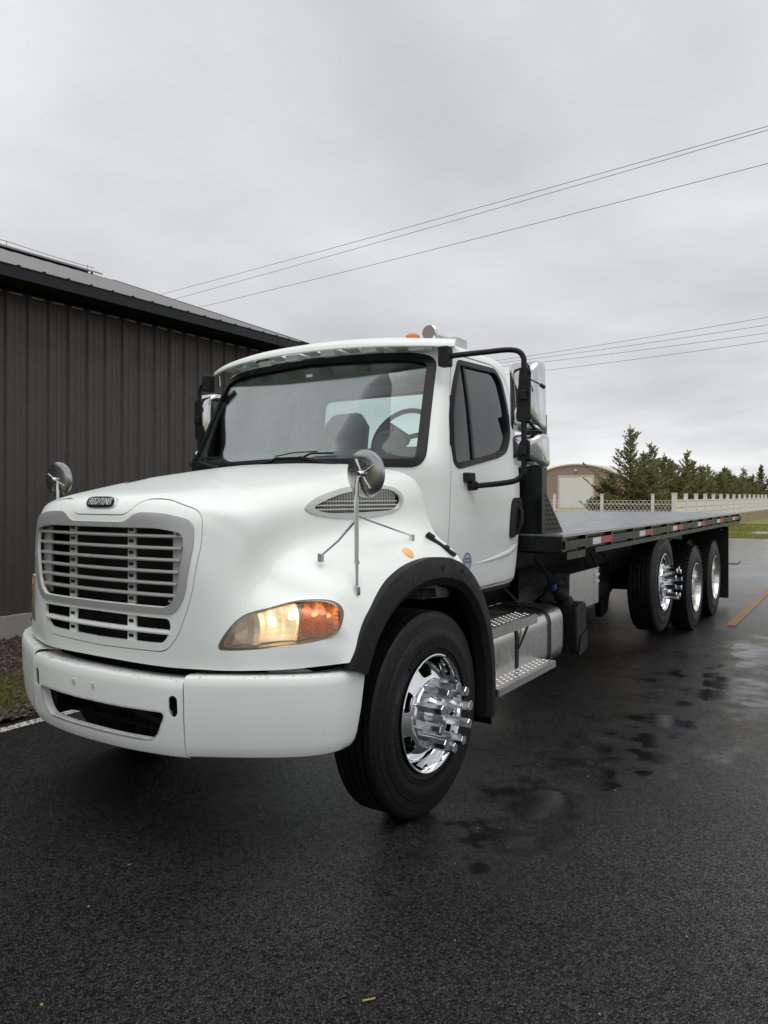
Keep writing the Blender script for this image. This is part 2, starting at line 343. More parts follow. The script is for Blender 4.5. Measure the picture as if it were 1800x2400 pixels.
def inset(poly, d):
    """offset a closed 2D polygon inwards by d"""
    n = len(poly); area = sum(poly[i].x * poly[(i + 1) % n].y - poly[(i + 1) % n].x * poly[i].y for i in range(n)); sg = 1 if area > 0 else -1
    out = []
    for i in range(n):
        a = (poly[i] - poly[i - 1]); b = (poly[(i + 1) % n] - poly[i])
        na = Vector((-a.y, a.x)).normalized() if a.length > 1e-9 else Vector((0, 0)); nb = Vector((-b.y, b.x)).normalized() if b.length > 1e-9 else na
        m = (na + nb); m = m.normalized() if m.length > 1e-6 else na
        c = max(0.5, m.dot(nb)); out.append(poly[i] + m * (d * sg / c))
    return out
def shell(G, t_out, t_in, per_u=False, cap_v=False, mi_in=0):
    """closed thick shell from a point grid G[v][u]; outer faces slot 0, inner faces slot mi_in"""
    nv = len(G); nu = len(G[0]); Nn = []
    for j in range(nv):
        row = []
        for i in range(nu):
            i0, i1 = ((i - 1) % nu, (i + 1) % nu) if per_u else (max(i - 1, 0), min(i + 1, nu - 1))
            du = G[j][i1] - G[j][i0]; dv = G[min(j + 1, nv - 1)][i] - G[max(j - 1, 0)][i]
            nn = du.cross(dv); row.append(nn.normalized() if nn.length > 1e-9 else Vector((0, 0, 1)))
        Nn.append(row)
    mb = MB(); vo = [G[j][i] + Nn[j][i] * t_out for j in range(nv) for i in range(nu)]; vi = [G[j][i] - Nn[j][i] * t_in for j in range(nv) for i in range(nu)]
    T = nu * nv; fo = []; fi = []; fe = []; nuu = nu if per_u else nu - 1
    for j in range(nv - 1):
        for i in range(nuu):
            a = j * nu + i; b = j * nu + (i + 1) % nu; c = (j + 1) * nu + (i + 1) % nu; d_ = (j + 1) * nu + i
            fo.append((a, b, c, d_)); fi.append((T + d_, T + c, T + b, T + a))
    for i in range(nuu):
        b = (i + 1) % nu; fe.append((T + i, T + b, b, i))
        if not cap_v:
            a = (nv - 1) * nu + i; b = (nv - 1) * nu + (i + 1) % nu; fe.append((a, b, T + b, T + a))
    if cap_v:
        fo.append(tuple((nv - 1) * nu + i for i in range(nu))); fi.append(tuple(T + (nv - 1) * nu + i for i in range(nu - 1, -1, -1)))
    if not per_u:
        for j in range(nv - 1):
            a, b = j * nu, (j + 1) * nu; fe.append((a, b, T + b, T + a)); a, b = j * nu + nu - 1, (j + 1) * nu + nu - 1; fe.append((T + a, T + b, b, a))
    mb.add(vo + vi, fo); nfo = len(fo)
    mb.f += fi + fe; mb.mi += [mi_in] * len(fi) + [0] * len(fe)
    return mb
def copy_tree(o, parent=None):
    c = o.copy(); C.objects.link(c)
    if parent is not None: c.parent = parent
    for ch in o.children: copy_tree(ch, c)
    return c

# ------------------------------------------------------------ the ground
WALL_X = -5.37; EDGE_X = -2.28; ASPH_Y = 32.4
def asphalt_mat():
    m, t, b = new_mat('wet_asphalt'); tc = N(t, 'ShaderNodeTexCoord'); P = tc.outputs['Object']
    def nz(scale, det=4, rough=0.5, dist=0.0):
        n = N(t, 'ShaderNodeTexNoise'); n.inputs['Scale'].default_value = scale; n.inputs['Detail'].default_value = det; n.inputs['Roughness'].default_value = rough; n.inputs['Distortion'].default_value = dist
        t.links.new(P, n.inputs['Vector']); return n
    def mr(src, a, bb, c, d_):
        n = N(t, 'ShaderNodeMapRange'); n.inputs[1].default_value = a; n.inputs[2].default_value = bb; n.inputs[3].default_value = c; n.inputs[4].default_value = d_; t.links.new(src, n.inputs[0]); return n
    def mth(op, a, bb, clamp=False):
        n = N(t, 'ShaderNodeMath', operation=op, use_clamp=clamp)
        for i, s in enumerate((a, bb)):
            if isinstance(s, (int, float)): n.inputs[i].default_value = s
            else: t.links.new(s, n.inputs[i])
        return n
    vo = N(t, 'ShaderNodeTexVoronoi'); vo.inputs['Scale'].default_value = 98; t.links.new(P, vo.inputs['Vector'])
    ve = N(t, 'ShaderNodeTexVoronoi', feature='DISTANCE_TO_EDGE'); ve.inputs['Scale'].default_value = 98; t.links.new(P, ve.inputs['Vector'])
    vo2 = N(t, 'ShaderNodeTexVoronoi'); vo2.inputs['Scale'].default_value = 300; t.links.new(P, vo2.inputs['Vector'])
    big = nz(0.55, 5, 0.55, 0.4); mid = nz(3.2, 5, 0.6); fine = nz(40, 3)
    # standing-water spots (x, y, rx, ry)
    spots = [(1.9, 7.1, 0.55, 1.5), (1.85, 5.2, 0.45, 1.1), (1.55, 3.7, 0.40, 0.9), (2.0, 8.9, 0.35, 0.9), (2.9, 9.5, 0.4, 1.6), (2.75, 5.6, 0.2, 0.5)]
    tot = None
    for (sx, sy, rx, ry) in spots:
        mp = N(t, 'ShaderNodeMapping', vector_type='POINT'); mp.inputs['Location'].default_value = (-sx / rx, -sy / ry, 0); mp.inputs['Scale'].default_value = (1 / rx, 1 / ry, 0)
        t.links.new(P, mp.inputs[0]); ln = N(t, 'ShaderNodeVectorMath', operation='LENGTH'); t.links.new(mp.outputs[0], ln.inputs[0])
        q = mr(ln.outputs['Value'], 0.0, 1.7, 1.0, 0.0); tot = q.outputs[0] if tot is None else mth('MAXIMUM', tot, q.outputs[0]).outputs[0]
    nn = mth('SUBTRACT', mid.outputs[0], 0.5); nn = mth('MULTIPLY', nn.outputs[0], 2.4)
    pud = mth('ADD', tot, nn.outputs[0]); pud = mr(pud.outputs[0], 0.30, 0.85, 0.0, 1.0)
    # base colour: dark binder with crevice shade mixed in, lighter stones here and there
    mx = N(t, 'ShaderNodeMix', data_type='RGBA'); mx.inputs[6].default_value = (0.002, 0.002, 0.0022, 1); mx.inputs[7].default_value = (0.034, 0.0335, 0.0335, 1)
    t.links.new(vo.outputs['Color'], mx.inputs[0])
    eg = mr(ve.outputs['Distance'], 0.02, 0.16, 0.0, 1.0)
    mxe = N(t, 'ShaderNodeMix', data_type='RGBA'); t.links.new(eg.outputs[0], mxe.inputs[0]); mxe.inputs[6].default_value = (0.004, 0.004, 0.0042, 1); t.links.new(mx.outputs[2], mxe.inputs[7]); mx = mxe  # dark cell edges: binder tone that also carries painted crevice shade
    pt = nz(1.3, 6, 0.6, 0.3); pm = N(t, 'ShaderNodeMix', data_type='RGBA', blend_type='MULTIPLY'); pm.inputs[0].default_value = 1.0; t.links.new(mx.outputs[2], pm.inputs[6])
    pg = mr(pt.outputs[0], 0.34, 0.66, 0.62, 1.45); t.links.new(pg.outputs[0], pm.inputs[7]); mx = pm
    br = mr(vo2.outputs['Color'], 0.94, 0.97, 0.0, 0.6)
    mx2 = N(t, 'ShaderNodeMix', data_type='RGBA'); t.links.new(br.outputs[0], mx2.inputs[0]); t.links.new(mx.outputs[2], mx2.inputs[6]); mx2.inputs[7].default_value = (0.09, 0.085, 0.075, 1)
    dk = N(t, 'ShaderNodeMix', data_type='RGBA'); t.links.new(mth('MULTIPLY', pud.outputs[0], 0.85).outputs[0], dk.inputs[0]); t.links.new(mx2.outputs[2], dk.inputs[6]); dk.inputs[7].default_value = (0.010, 0.010, 0.011, 1)
    t.links.new(dk.outputs[2], b.inputs['Base Color'])
    film = mr(big.outputs[0], 0.36, 0.64, 0.34, 0.11)
    rg = mth('MULTIPLY', film.outputs[0], mth('SUBTRACT', 1.0, mth('MULTIPLY', pud.outputs[0], 0.85).outputs[0]).outputs[0])
    t.links.new(rg.outputs[0], b.inputs['Roughness']); spc = mth('MULTIPLY', mr(vo.outputs['Color'], 0.1, 0.9, 0.15, 1.0).outputs[0], mr(ve.outputs['Distance'], 0.02, 0.2, 0.2, 1.0).outputs[0]); spc = mth('MAXIMUM', spc.outputs[0], mth('MULTIPLY', pud.outputs[0], 0.45).outputs[0]); sx0 = N(t, 'ShaderNodeSeparateXYZ'); t.links.new(P, sx0.inputs[0]); spc = mth('MAXIMUM', spc.outputs[0], mr(sx0.outputs[1], 7.0, 17.0, 0.0, 0.55).outputs[0]); t.links.new(spc.outputs[0], b.inputs['Specular IOR Level'])  # specular cut at stone edges stands in for crevice occlusion
    h = mth('MULTIPLY', eg.outputs[0], 0.6); h = mth('SUBTRACT', h.outputs[0], mth('MULTIPLY', vo2.outputs['Distance'], 0.35).outputs[0])
    h = mth('ADD', h.outputs[0], mth('MULTIPLY', vo.outputs['Color'], 0.55).outputs[0])
    h = mth('ADD', h.outputs[0], mth('MULTIPLY', fine.outputs[0], 0.5).outputs[0])
    bp = N(t, 'ShaderNodeBump'); bp.inputs['Distance'].default_value = 0.0035
    sxy = N(t, 'ShaderNodeSeparateXYZ'); t.links.new(P, sxy.inputs[0]); fy = mr(sxy.outputs[1], 7.0, 17.0, 1.0, 0.10)   # the yard behind the truck carries a smoother film of water
    sg = mth('MULTIPLY', mr(pud.outputs[0], 0.0, 1.0, 0.85, 0.06).outputs[0], fy.outputs[0]); t.links.new(sg.outputs[0], bp.inputs['Strength'])
    rg2 = mth('MULTIPLY', rg.outputs[0], mr(sxy.outputs[1], 7.0, 17.0, 1.0, 0.6).outputs[0]); t.links.new(rg2.outputs[0], b.inputs['Roughness']); t.links.new(h.outputs[0], bp.inputs['Height']); t.links.new(bp.outputs[0], b.inputs['Normal'])
    return m
M['asphalt'] = asphalt_mat()
def grass_mat(name, c1, c2, c3):
    m, t, b = new_mat(name); tc = N(t, 'ShaderNodeTexCoord')
    n1 = N(t, 'ShaderNodeTexNoise'); n1.inputs['Scale'].default_value = 0.35; n1.inputs['Detail'].default_value = 7; t.links.new(tc.outputs['Object'], n1.inputs[0])
    n2 = N(t, 'ShaderNodeTexNoise'); n2.inputs['Scale'].default_value = 30; n2.inputs['Detail'].default_value = 5; t.links.new(tc.outputs['Object'], n2.inputs[0])
    r = N(t, 'ShaderNodeValToRGB'); r.color_ramp.elements[0].position = 0.32; r.color_ramp.elements[0].color = c1 + (1,); r.color_ramp.elements[1].position = 0.68; r.color_ramp.elements[1].color = c3 + (1,)
    e_ = r.color_ramp.elements.new(0.5); e_.color = c2 + (1,)
    mx = N(t, 'ShaderNodeMix'); mx.inputs[0].default_value = 0.4; t.links.new(n1.outputs[0], mx.inputs[2]); t.links.new(n2.outputs[0], mx.inputs[3]); t.links.new(mx.outputs[0], r.inputs[0])
    t.links.new(r.outputs[0], b.inputs['Base Color']); b.inputs['Roughness'].default_value = 0.9; b.inputs['Specular IOR Level'].default_value = 0.15
    bp = N(t, 'ShaderNodeBump'); bp.inputs['Strength'].default_value = 0.8; bp.inputs['Distance'].default_value = 0.04; t.links.new(n2.outputs[0], bp.inputs['Height']); t.links.new(bp.outputs[0], b.inputs['Normal'])
    return m
M['grass'] = grass_mat('lawn', (0.14, 0.16, 0.045), (0.22, 0.225, 0.065), (0.30, 0.28, 0.10))
M['grass_dry'] = grass_mat('dry_lawn', (0.22, 0.19, 0.07), (0.32, 0.26, 0.10), (0.40, 0.33, 0.14))
M['concrete'] = simple('concrete', (0.26, 0.255, 0.245), 0.8, var=0.2, vscale=4, bump=0.3, bscale=40, detail=8)
M['mulch'] = simple('wet_red_mulch', (0.048, 0.033, 0.024), 0.55, var=0.6, vscale=25, bump=0.9, bscale=45, detail=8, bdist=0.03)
M['moss'] = simple('moss', (0.13, 0.145, 0.028), 0.85, var=0.6, vscale=22, bump=0.8, bscale=70, detail=6, bdist=0.02)
def sheet(name, x0, x1, y0, y1, z, mat, nx=1, ny=1, f=None):
    mb = MB(); vs = []
    for j in range(ny + 1):
        for i in range(nx + 1):
            x = x0 + (x1 - x0) * i / nx; y = y0 + (y1 - y0) * j / ny; vs.append((x, y, z + (f(x, y) if f else 0)))
    fs = [(j * (nx + 1) + i, j * (nx + 1) + i + 1, (j + 1) * (nx + 1) + i + 1, (j + 1) * (nx + 1) + i) for j in range(ny) for i in range(nx)]
    mb.add(vs, fs); o = link(name, mb.mesh(name, recalc=False), mat, None, 80 if f else None); struct(o); return o
sheet('ground', -900, 900, -900, 900, -0.05, 'grass')
# asphalt yard with a slightly ragged edge to the grass
def yard():
    pts = [(EDGE_X, -70), (60, -70)]
    pts += [(60, ASPH_Y)] + [(x, ASPH_Y + 0.12 * mnoise.noise(Vector((x * 0.8, 0, 0)))) for x in [15 - 0.5 * k for k in range(50)]] + [(-10.5, ASPH_Y), (-10.5, 12.2), (EDGE_X, 12.2)]
    pts += [(EDGE_X + 0.03 * mnoise.noise(Vector((0, y * 3, 4))), y) for y in [12 - 0.2 * k for k in range(1, 80)]]
    mb = MB(); mb.add([(x, y, 0.0) for x, y in pts], [tuple(range(len(pts)))]); me = mb.mesh('asphalt_yard', recalc=False)
    struct(link('asphalt_yard', me, 'asphalt', None, None))
yard()
def bed_h(x, y): return 0.05 * mnoise.noise(Vector((x * 1.5, y * 1.5, 0))) + 0.03 * mnoise.noise(Vector((x * 5, y * 5, 2))) + 0.02
sheet('mulch_bed', WALL_X - 0.1, EDGE_X + 0.06, 0, 12.1, -0.005, 'mulch', 60, 160, bed_h)
def chips():
    mb = MB(); rnd = random.Random(3)
    for k in range(9000):
        y = 2.6 + rnd.random() ** 1.5 * 4.5; x = WALL_X + 0.02 + rnd.random() * (EDGE_X - WALL_X + 0.04)
        l, w, h = rnd.uniform(0.008, 0.035), rnd.uniform(0.005, 0.014), rnd.uniform(0.003, 0.008)
        Mx = Matrix.Translation((x, y, bed_h(x, y) + 0.004)) @ Matrix.Rotation(rnd.uniform(0, 6.3), 4, 'Z') @ Matrix.Rotation(rnd.gauss(0, 0.5), 4, 'X') @ Matrix.Rotation(rnd.gauss(0, 0.4), 4, 'Y')
        mb.box(-l, l, -w, w, -h, h, 0 if rnd.random() < 0.8 else 1, Mx)
    M['chip'] = simple('mulch_chip', (0.066, 0.041, 0.028), 0.5, var=0.6, vscale=40); M['chip2'] = simple('pale_mulch_chip', (0.10, 0.07, 0.055), 0.6, var=0.5, vscale=40)
    o = link('mulch_chips', mb.mesh('mulch_chips', recalc=False), ['chip', 'chip2'], None, None); struct(o, 'stuff')
chips()
def moss():
    mb = MB(); rnd = random.Random(5)
    def m_in(x, y):
        d1 = ((x + 2.95) / 0.52) ** 2 + ((y - 3.6) / 1.5) ** 2
        return d1 + 0.9 * mnoise.noise(Vector((x * 4, y * 3, 1))) < 1.0
    for k in range(42000):
        x = rnd.uniform(-3.6, -2.4); y = rnd.uniform(2.5, 6.2)
        if not m_in(x, y): continue
        z = bed_h(x, y); a = rnd.uniform(0, 6.3); h = rnd.uniform(0.012, 0.035); w = rnd.uniform(0.003, 0.007)
        dx, dy = math.cos(a) * w, math.sin(a) * w; tx, ty = rnd.gauss(0, 0.012), rnd.gauss(0, 0.012)
        mb.add([(x - dx, y - dy, z), (x + dx, y + dy, z), (x + tx, y + ty, z + h)], [(0, 1, 2)], 0 if rnd.random() < 0.65 else 1)
    M['moss2'] = simple('yellow_moss', (0.24, 0.20, 0.04), 0.85, var=0.4, vscale=30)
    o = link('moss_patch', mb.mesh('moss_patch', recalc=False), ['moss', 'moss2'], None, None); struct(o, 'stuff')
moss()
def line_mat(name, col, thr):
    m, t, b = new_mat(name); tc = N(t, 'ShaderNodeTexCoord')
    n = N(t, 'ShaderNodeTexNoise'); n.inputs['Scale'].default_value = 55; n.inputs['Detail'].default_value = 5; n.inputs['Roughness'].default_value = 0.7; t.links.new(tc.outputs['Object'], n.inputs[0])
    r = N(t, 'ShaderNodeMapRange'); r.inputs[1].default_value = thr; r.inputs[2].default_value = thr + 0.06; t.links.new(n.outputs[0], r.inputs[0])
    mx = N(t, 'ShaderNodeMix', data_type='RGBA'); mx.inputs[6].default_value = (0.028, 0.028, 0.029, 1); mx.inputs[7].default_value = col + (1,)
    t.links.new(r.outputs[0], mx.inputs[0]); t.links.new(mx.outputs[2], b.inputs['Base Color']); b.inputs['Roughness'].default_value = 0.5
    bp = N(t, 'ShaderNodeBump'); bp.inputs['Strength'].default_value = 0.7; bp.inputs['Distance'].default_value = 0.008; t.links.new(n.outputs[0], bp.inputs['Height']); t.links.new(bp.outputs[0], b.inputs['Normal'])
    return m
M['paint_line'] = line_mat('worn_white_road_paint', (0.66, 0.65, 0.60), 0.46)
M['orange_line'] = line_mat('worn_orange_road_paint', (0.42, 0.18, 0.035), 0.47)
def stripe(name, x, w, y0, y1, mat):
    mb = MB(); n = 60
    vs = []
    for k in range(n + 1):
        y = y0 + (y1 - y0) * k / n; e1 = 0.006 * mnoise.noise(Vector((y * 9, 1, 0))); e2 = 0.006 * mnoise.noise(Vector((y * 9, 7, 0)))
        vs += [(x - w / 2 + e1, y, 0.004), (x + w / 2 + e2, y, 0.004)]
    mb.add(vs, [(2 * k, 2 * k + 1, 2 * k + 3, 2 * k + 2) for k in range(n)])
    struct(link(name, mb.mesh(name, recalc=False), mat, None, None))
stripe('white_edge_line', -2.08, 0.10, -10, 12, 'paint_line')
stripe('orange_line', 1.555, 0.11, 10.45, 24, 'orange_line')
# loose straw and light grit on the wet asphalt
def litter():
    mb = MB(); rnd = random.Random(12)
    M['straw'] = simple('straw', (0.34, 0.24, 0.12), 0.7); M['grit'] = simple('pale_grit', (0.30, 0.29, 0.27), 0.7)
    for k in range(70):
        x, y = rnd.uniform(-1.5, 4.5), rnd.uniform(1.3, 6); a = rnd.uniform(0, 6.3)
        if abs(x) < 1.2 and y > 2.2: continue
        if rnd.random() < 0.35:
            l = rnd.uniform(0.006, 0.02); mb.tube([(x, y, 0.007), (x + l * math.cos(a), y + l * math.sin(a), 0.009)], 0.0012, 4, mi=0)
        else:
            r = rnd.uniform(0.0015, 0.004); mb.box(-r, r, -r, r, -r * 0.6, r * 0.6, 1, Matrix.Translation((x, y, 0.006)) @ Matrix.Rotation(a, 4, 'Z'))
    mb.tube([(1.67, 2.02, 0.008), (1.70, 2.05, 0.011)], 0.003, 5, mi=0)
    struct(link('asphalt_litter', mb.mesh('asphalt_litter'), ['straw', 'grit'], None, None), 'stuff')
litter()

# ------------------------------------------------------------ dark metal shed on the left
def clad_mat():
    m = simple('dark_brown_metal_cladding', (0.058, 0.051, 0.045), 0.42, var=0.14, vscale=1.2, rvar=0.08, detail=7); return m
M['clad'] = clad_mat()
M['roof_metal'] = simple('grey_metal_roofing', (0.24, 0.24, 0.235), 0.36, metal=0.3, var=0.12, vscale=2)
M['fascia'] = simple('dark_fascia', (0.010, 0.0105, 0.012), 0.4, spec=0.3, var=0.1, vscale=3)
M['soffit'] = simple('black_soffit', (0.006, 0.006, 0.007), 0.6, spec=0.2, var=0.2, vscale=3)
M['cable'] = simple('steel_cable', (0.18, 0.18, 0.185), 0.5, metal=0.6)
M['wire'] = simple('power_wire', (0.10, 0.10, 0.105), 0.5)
def shed():
    Y0, Y1 = -8.0, 9.85; EX = -4.80; EZ = 4.17; RX = -9.85; RZ = 6.02; WX2 = 2 * RX - WALL_X
    t = thing('metal_shed', (WALL_X, 2, 0), 'dark brown ribbed metal shed with grey roof left of the truck', 'shed')
    p = (lambda n, mb, m, **k: part(n, mb, m, t, **k))
    # cladding sheets: each one covers 0.915 m, a major rib every 0.305 m and two minor ribs between
    mb = MB(); W = 0.81; prof = []
    for k in range(3):
        b0 = k * 0.27
        prof += [(b0 + 0.0, 0.0), (b0 + 0.020, 0.032), (b0 + 0.050, 0.032), (b0 + 0.070, 0.0), (b0 + 0.125, 0.0), (b0 + 0.129, 0.005), (b0 + 0.139, 0.005), (b0 + 0.143, 0.0), (b0 + 0.195, 0.0), (b0 + 0.199, 0.005), (b0 + 0.209, 0.005), (b0 + 0.213, 0.0)]
    prof.append((W - 0.002, 0.0))
    vs = []
    for (a, h) in prof: vs += [(h, a, 0.27), (h, a, 4.04)]
    mb.add(vs, [(2 * k, 2 * k + 1, 2 * k + 3, 2 * k + 2) for k in range(len(prof) - 1)])
    mb.box(-0.03, -0.004, 0, W - 0.002, 0.27, 4.04)
    # screw heads in rows
    for z in (0.5, 1.32, 2.14, 2.96):
        for k in range(3):
            for a in (0.088, 0.235): mb.box(0.0, 0.006, k * 0.27 + a, k * 0.27 + a + 0.012, z, z + 0.012)
    me = mb.mesh('cladding_sheet', recalc=False); me.materials.append(M['clad']); shade(me, 20)
    y = Y1 - 0.06 - W
    while y > 0.3:
        o = bpy.data.objects.new('cladding_sheet', me); C.objects.link(o); o.location = (WALL_X + 0.002 * random.random(), y, 0); o.parent = t; o.matrix_parent_inverse = Matrix.Translation(-t.location); y -= W
    p('side_wall', MB().box(WALL_X - 0.02, WALL_X + 0.0, Y0, y + W - 0.01, 0.27, 4.04), 'clad')
    gp = [(WALL_X - 0.04, 0.0), (WALL_X - 0.04, 4.04), (RX, RZ - 0.16), (WX2, 4.04), (WX2, 0)]
    p('gable_wall', MB().prism([(a, Y1 - 0.056, b) for a, b in gp], (0, 0.05, 0)), 'clad')
    p('gable_wall', MB().prism([(a, Y0, b) for a, b in gp], (0, 0.05, 0)), 'clad')
    p('side_wall', MB().box(WX2, WX2 + 0.05, Y0, Y1 - 0.4, 0, 4.04), 'clad')
    p('concrete_plinth', MB().box(WALL_X - 0.05, WALL_X + 0.045, Y0, Y1 - 0.02, -0.1, 0.265), 'concrete', bev=0.01)
    # roof: standing ribs every 0.3 m on both slopes
    for sgn, name in ((1, 'roof_slope'), (-1, 'roof_slope')):
        ex = EX if sgn > 0 else 2 * RX - EX; mb = MB(); sl = Vector((ex - RX, 0, EZ - RZ)); ln = sl.length; u = sl / ln; nrm = Vector((0, 1, 0)).cross(u) * (1 if sgn > 0 else -1)
        if nrm.z < 0: nrm = -nrm
        pr = []; yy = Y0
        while yy < Y1 - 0.02:
            pr += [(yy, 0), (yy + 0.225, 0), (yy + 0.243, 0.022), (yy + 0.275, 0.022), (yy + 0.293, 0)]; yy += 0.305
        pr.append((Y1, 0)); pr = [q for q in pr if q[0] <= Y1]
        vs = []
        for a, h in pr: vs += [Vector((RX, a, RZ)) + nrm * h, Vector((RX, a, RZ)) + u * ln + nrm * h]
        mb.add(vs, [(2 * k, 2 * k + 1, 2 * k + 3, 2 * k + 2) for k in range(len(pr) - 1)])
        p(name, mb, 'roof_metal', ang=20)
    p('fascia', MB().box(EX - 0.012, EX + 0.012, Y0, Y1 - 0.01, EZ - 0.135, EZ - 0.012), 'fascia')
    p('drip_edge', MB().box(EX - 0.03, EX + 0.022, Y0, Y1, EZ - 0.010, EZ + 0.003), 'fascia')
    p('soffit', MB().prism([(EX - 0.013, Y0, EZ - 0.105), (WALL_X - 0.06, Y0, EZ - 0.09), (WALL_X - 0.06, Y0, EZ - 0.07), (EX - 0.013, Y0, EZ - 0.085)], (0, Y1 - Y0 - 0.03, 0)), 'soffit')
    # rake trim on the far gable
    for s in (1, -1):
        ex = EX if s > 0 else 2 * RX - EX
        p('rake_trim', MB().prism([(ex, Y1 - 0.005, EZ - 0.11), (ex, Y1 - 0.005, EZ + 0.03), (RX, Y1 - 0.005, RZ + 0.03), (RX, Y1 - 0.005, RZ - 0.11)], (0, 0.02, 0)), 'fascia')
    # pale closure strips along the wall head, one per rib bay
    mb = MB(); yy = 0.3
    while yy < Y1 - 0.5: mb.box(WALL_X + 0.003, WALL_X + 0.020, yy + 0.075, yy + 0.265, 4.015, 4.035); yy += 0.27
    p('closure_strip', mb, 'silver_dk')
    p('wall_head', MB().box(WALL_X - 0.06, WALL_X - 0.035, Y0, Y1 - 0.08, 3.9, EZ - 0.07), 'soffit')
    # raised ridge vent on stub brackets
    sl = Vector((EX - RX, 0, EZ - RZ)).normalized()
    for s in (1, -1):
        a = Vector((RX, 0, RZ + 0.065)); b_ = a + Vector((s * abs(sl.x), 0, sl.z)) * 0.42; n_ = Vector((0, 0, 0.02))
        p('ridge_vent_cap', MB().prism([(a.x, Y0, a.z), (b_.x, Y0, b_.z), (b_.x, Y0, b_.z + 0.03), (a.x, Y0, a.z + 0.03)], (0, 9.3 - Y0, 0)), 'roof_metal')
    yy = 1.0
    while yy < 9.6:
        p('ridge_vent_bracket', MB().box(RX + 0.30, RX + 0.33, yy, yy + 0.03, RZ - 0.12, RZ - 0.03), 'cable'); yy += 1.35
    for yy in (5.2, 7.6, 9.25): p('cable_stanchion', MB().tube([(RX, yy, RZ + 0.08), (RX, yy, RZ + 0.17)], 0.006, 6), 'cable')
    p('ridge_cable', MB().tube([(RX, y_, RZ + 0.165 - 0.03 * math.sin(math.pi * ((y_ - 0.4) % 2.4) / 2.4)) for y_ in [0.4 + 0.3 * k for k in range(31)]], 0.006, 5), 'cable')
shed()

# ------------------------------------------------------------ arched warehouse, fence, hedge trees, wires
M['tan'] = simple('tan_stucco', (0.30, 0.235, 0.195), 0.9, var=0.10, vscale=0.8, detail=8)
M['tan_pale'] = simple('pale_joint', (0.55, 0.50, 0.45), 0.8, var=0.05)
M['door_white'] = simple('cream_roller_door', (0.74, 0.75, 0.72), 0.6, var=0.04, vscale=2)
M['fence_white'] = simple('cream_fence_paint', (0.76, 0.745, 0.69), 0.55, var=0.08, vscale=3)
M['tan_wall'] = simple('tan_block_wall', (0.30, 0.235, 0.165), 0.85, var=0.12, vscale=1.5, detail=7)
M['dark_glass'] = simple('dark_window_glass', (0.02, 0.025, 0.03), 0.1)
def warehouse():
    cx, cy = -31.6, 103.0; t = thing('arched_warehouse', (cx, cy, 0), 'tan warehouse with curved roof and cream roller door behind the fence', 'warehouse')
    Rr = 12.7; top = 6.05; hw = 8.2
    def arc(x): return top - Rr + math.sqrt(Rr * Rr - x * x)
    xs = [-hw + 2 * hw * k / 40 for k in range(41)]
    wall = [(-hw, -0.1)] + [(x, arc(x)) for x in xs] + [(hw, -0.1)]
    # front wall in panels between joints (vertical -5.2,-2.6,0,2.6,5.2; horizontal 2.35 and 4.65), door gap left open
    me = MB().prism([(cx + a, cy, b) for a, b in wall], (0, 24, 0)).mesh('wall')
    part('body', MB().prism([(cx + a * 0.998, cy + 0.06, b) for a, b in wall], (0, 24, 0)), 'tan', t)
    gx = [-hw, -7.2, -4.85, -2.55, 0.0, 2.55, 4.85, 7.2, hw]; gz = [-0.1, 2.35, 4.62, 7.0]
    for i in range(len(gx) - 1):
        for j in range(len(gz) - 1):
            a0, a1 = gx[i] + 0.03, gx[i + 1] - 0.03; z0, z1 = gz[j] + 0.03, gz[j + 1] - 0.03
            if j < 2 and -2.56 <= gx[i] and gx[i + 1] <= 2.56: continue
            n = 6; tops = [(a0 + (a1 - a0) * k / n) for k in range(n + 1)]
            if min(arc(a0), arc(a1)) < z0 + 0.1: continue
            poly = [(cx + a0, cy - 0.05, z0), (cx + a1, cy - 0.05, z0)] + [(cx + x, cy - 0.05, min(z1, arc(x) - 0.12)) for x in reversed(tops)]
            part('wall_panel', MB().prism(poly, (0, 0.05, 0)), 'tan', t)
    part('joint_backing', MB().prism([(cx + a * 0.999, cy + 0.01, b - 0.02) for a, b in wall], (0, 0.04, 0)), 'tan_pale', t)
    rp = [(x, arc(x)) for x in [-hw - 0.3] + xs + [hw + 0.3] if abs(x) < Rr]
    ring = [(cx + x, cy - 0.25, z + 0.14) for x, z in rp] + [(cx + x, cy - 0.25, z - 0.05) for x, z in reversed(rp)]
    part('roof', MB().prism(ring, (0, 24.6, 0)), 'tan_pale', t)
    # roller door with slats
    d = part('roller_door', MB().box(cx - 2.4, cx + 2.4, cy - 0.04, cy, 0.02, 4.35), 'door_white', t)
    for k in range(14):
        z = 0.05 + k * 0.307; part('slat', MB().box(cx - 2.38, cx + 2.38, cy - 0.075, cy - 0.042, z, z + 0.285), 'door_white', d)
    for s in (-1, 1): part('door_jamb', MB().box(cx + s * 2.5 - 0.1, cx + s * 2.5 + 0.1, cy - 0.12, cy, 0, 4.55), 'tan_pale', t)
    part('door_lintel', MB().box(cx - 2.62, cx + 2.62, cy - 0.125, cy, 4.36, 4.60), 'tan_pale', t)
    part('apron', MB().box(cx - 2.6, cx + 2.6, cy - 3, cy - 0.13, -0.06, 0.02), 'concrete', t)
    part('wall_lamp', MB().lathe([(0, 0.05), (0.1, 0.22), (0.3, 0.3), (0.3, 0.0)], 12, 'y', (cx, cy - 0.36, 5.2)), 'silver', t)
    pd = part('side_door', MB().box(cx - 5.6, cx - 4.5, cy - 0.10, cy - 0.052, 0, 2.2), 'fence_white', t)
    part('door_window', MB().box(cx - 5.25, cx - 5.05, cy - 0.115, cy - 0.101, 0.9, 1.9), 'dark_glass', pd)
warehouse()
FY = 33.9; FX = -4.03
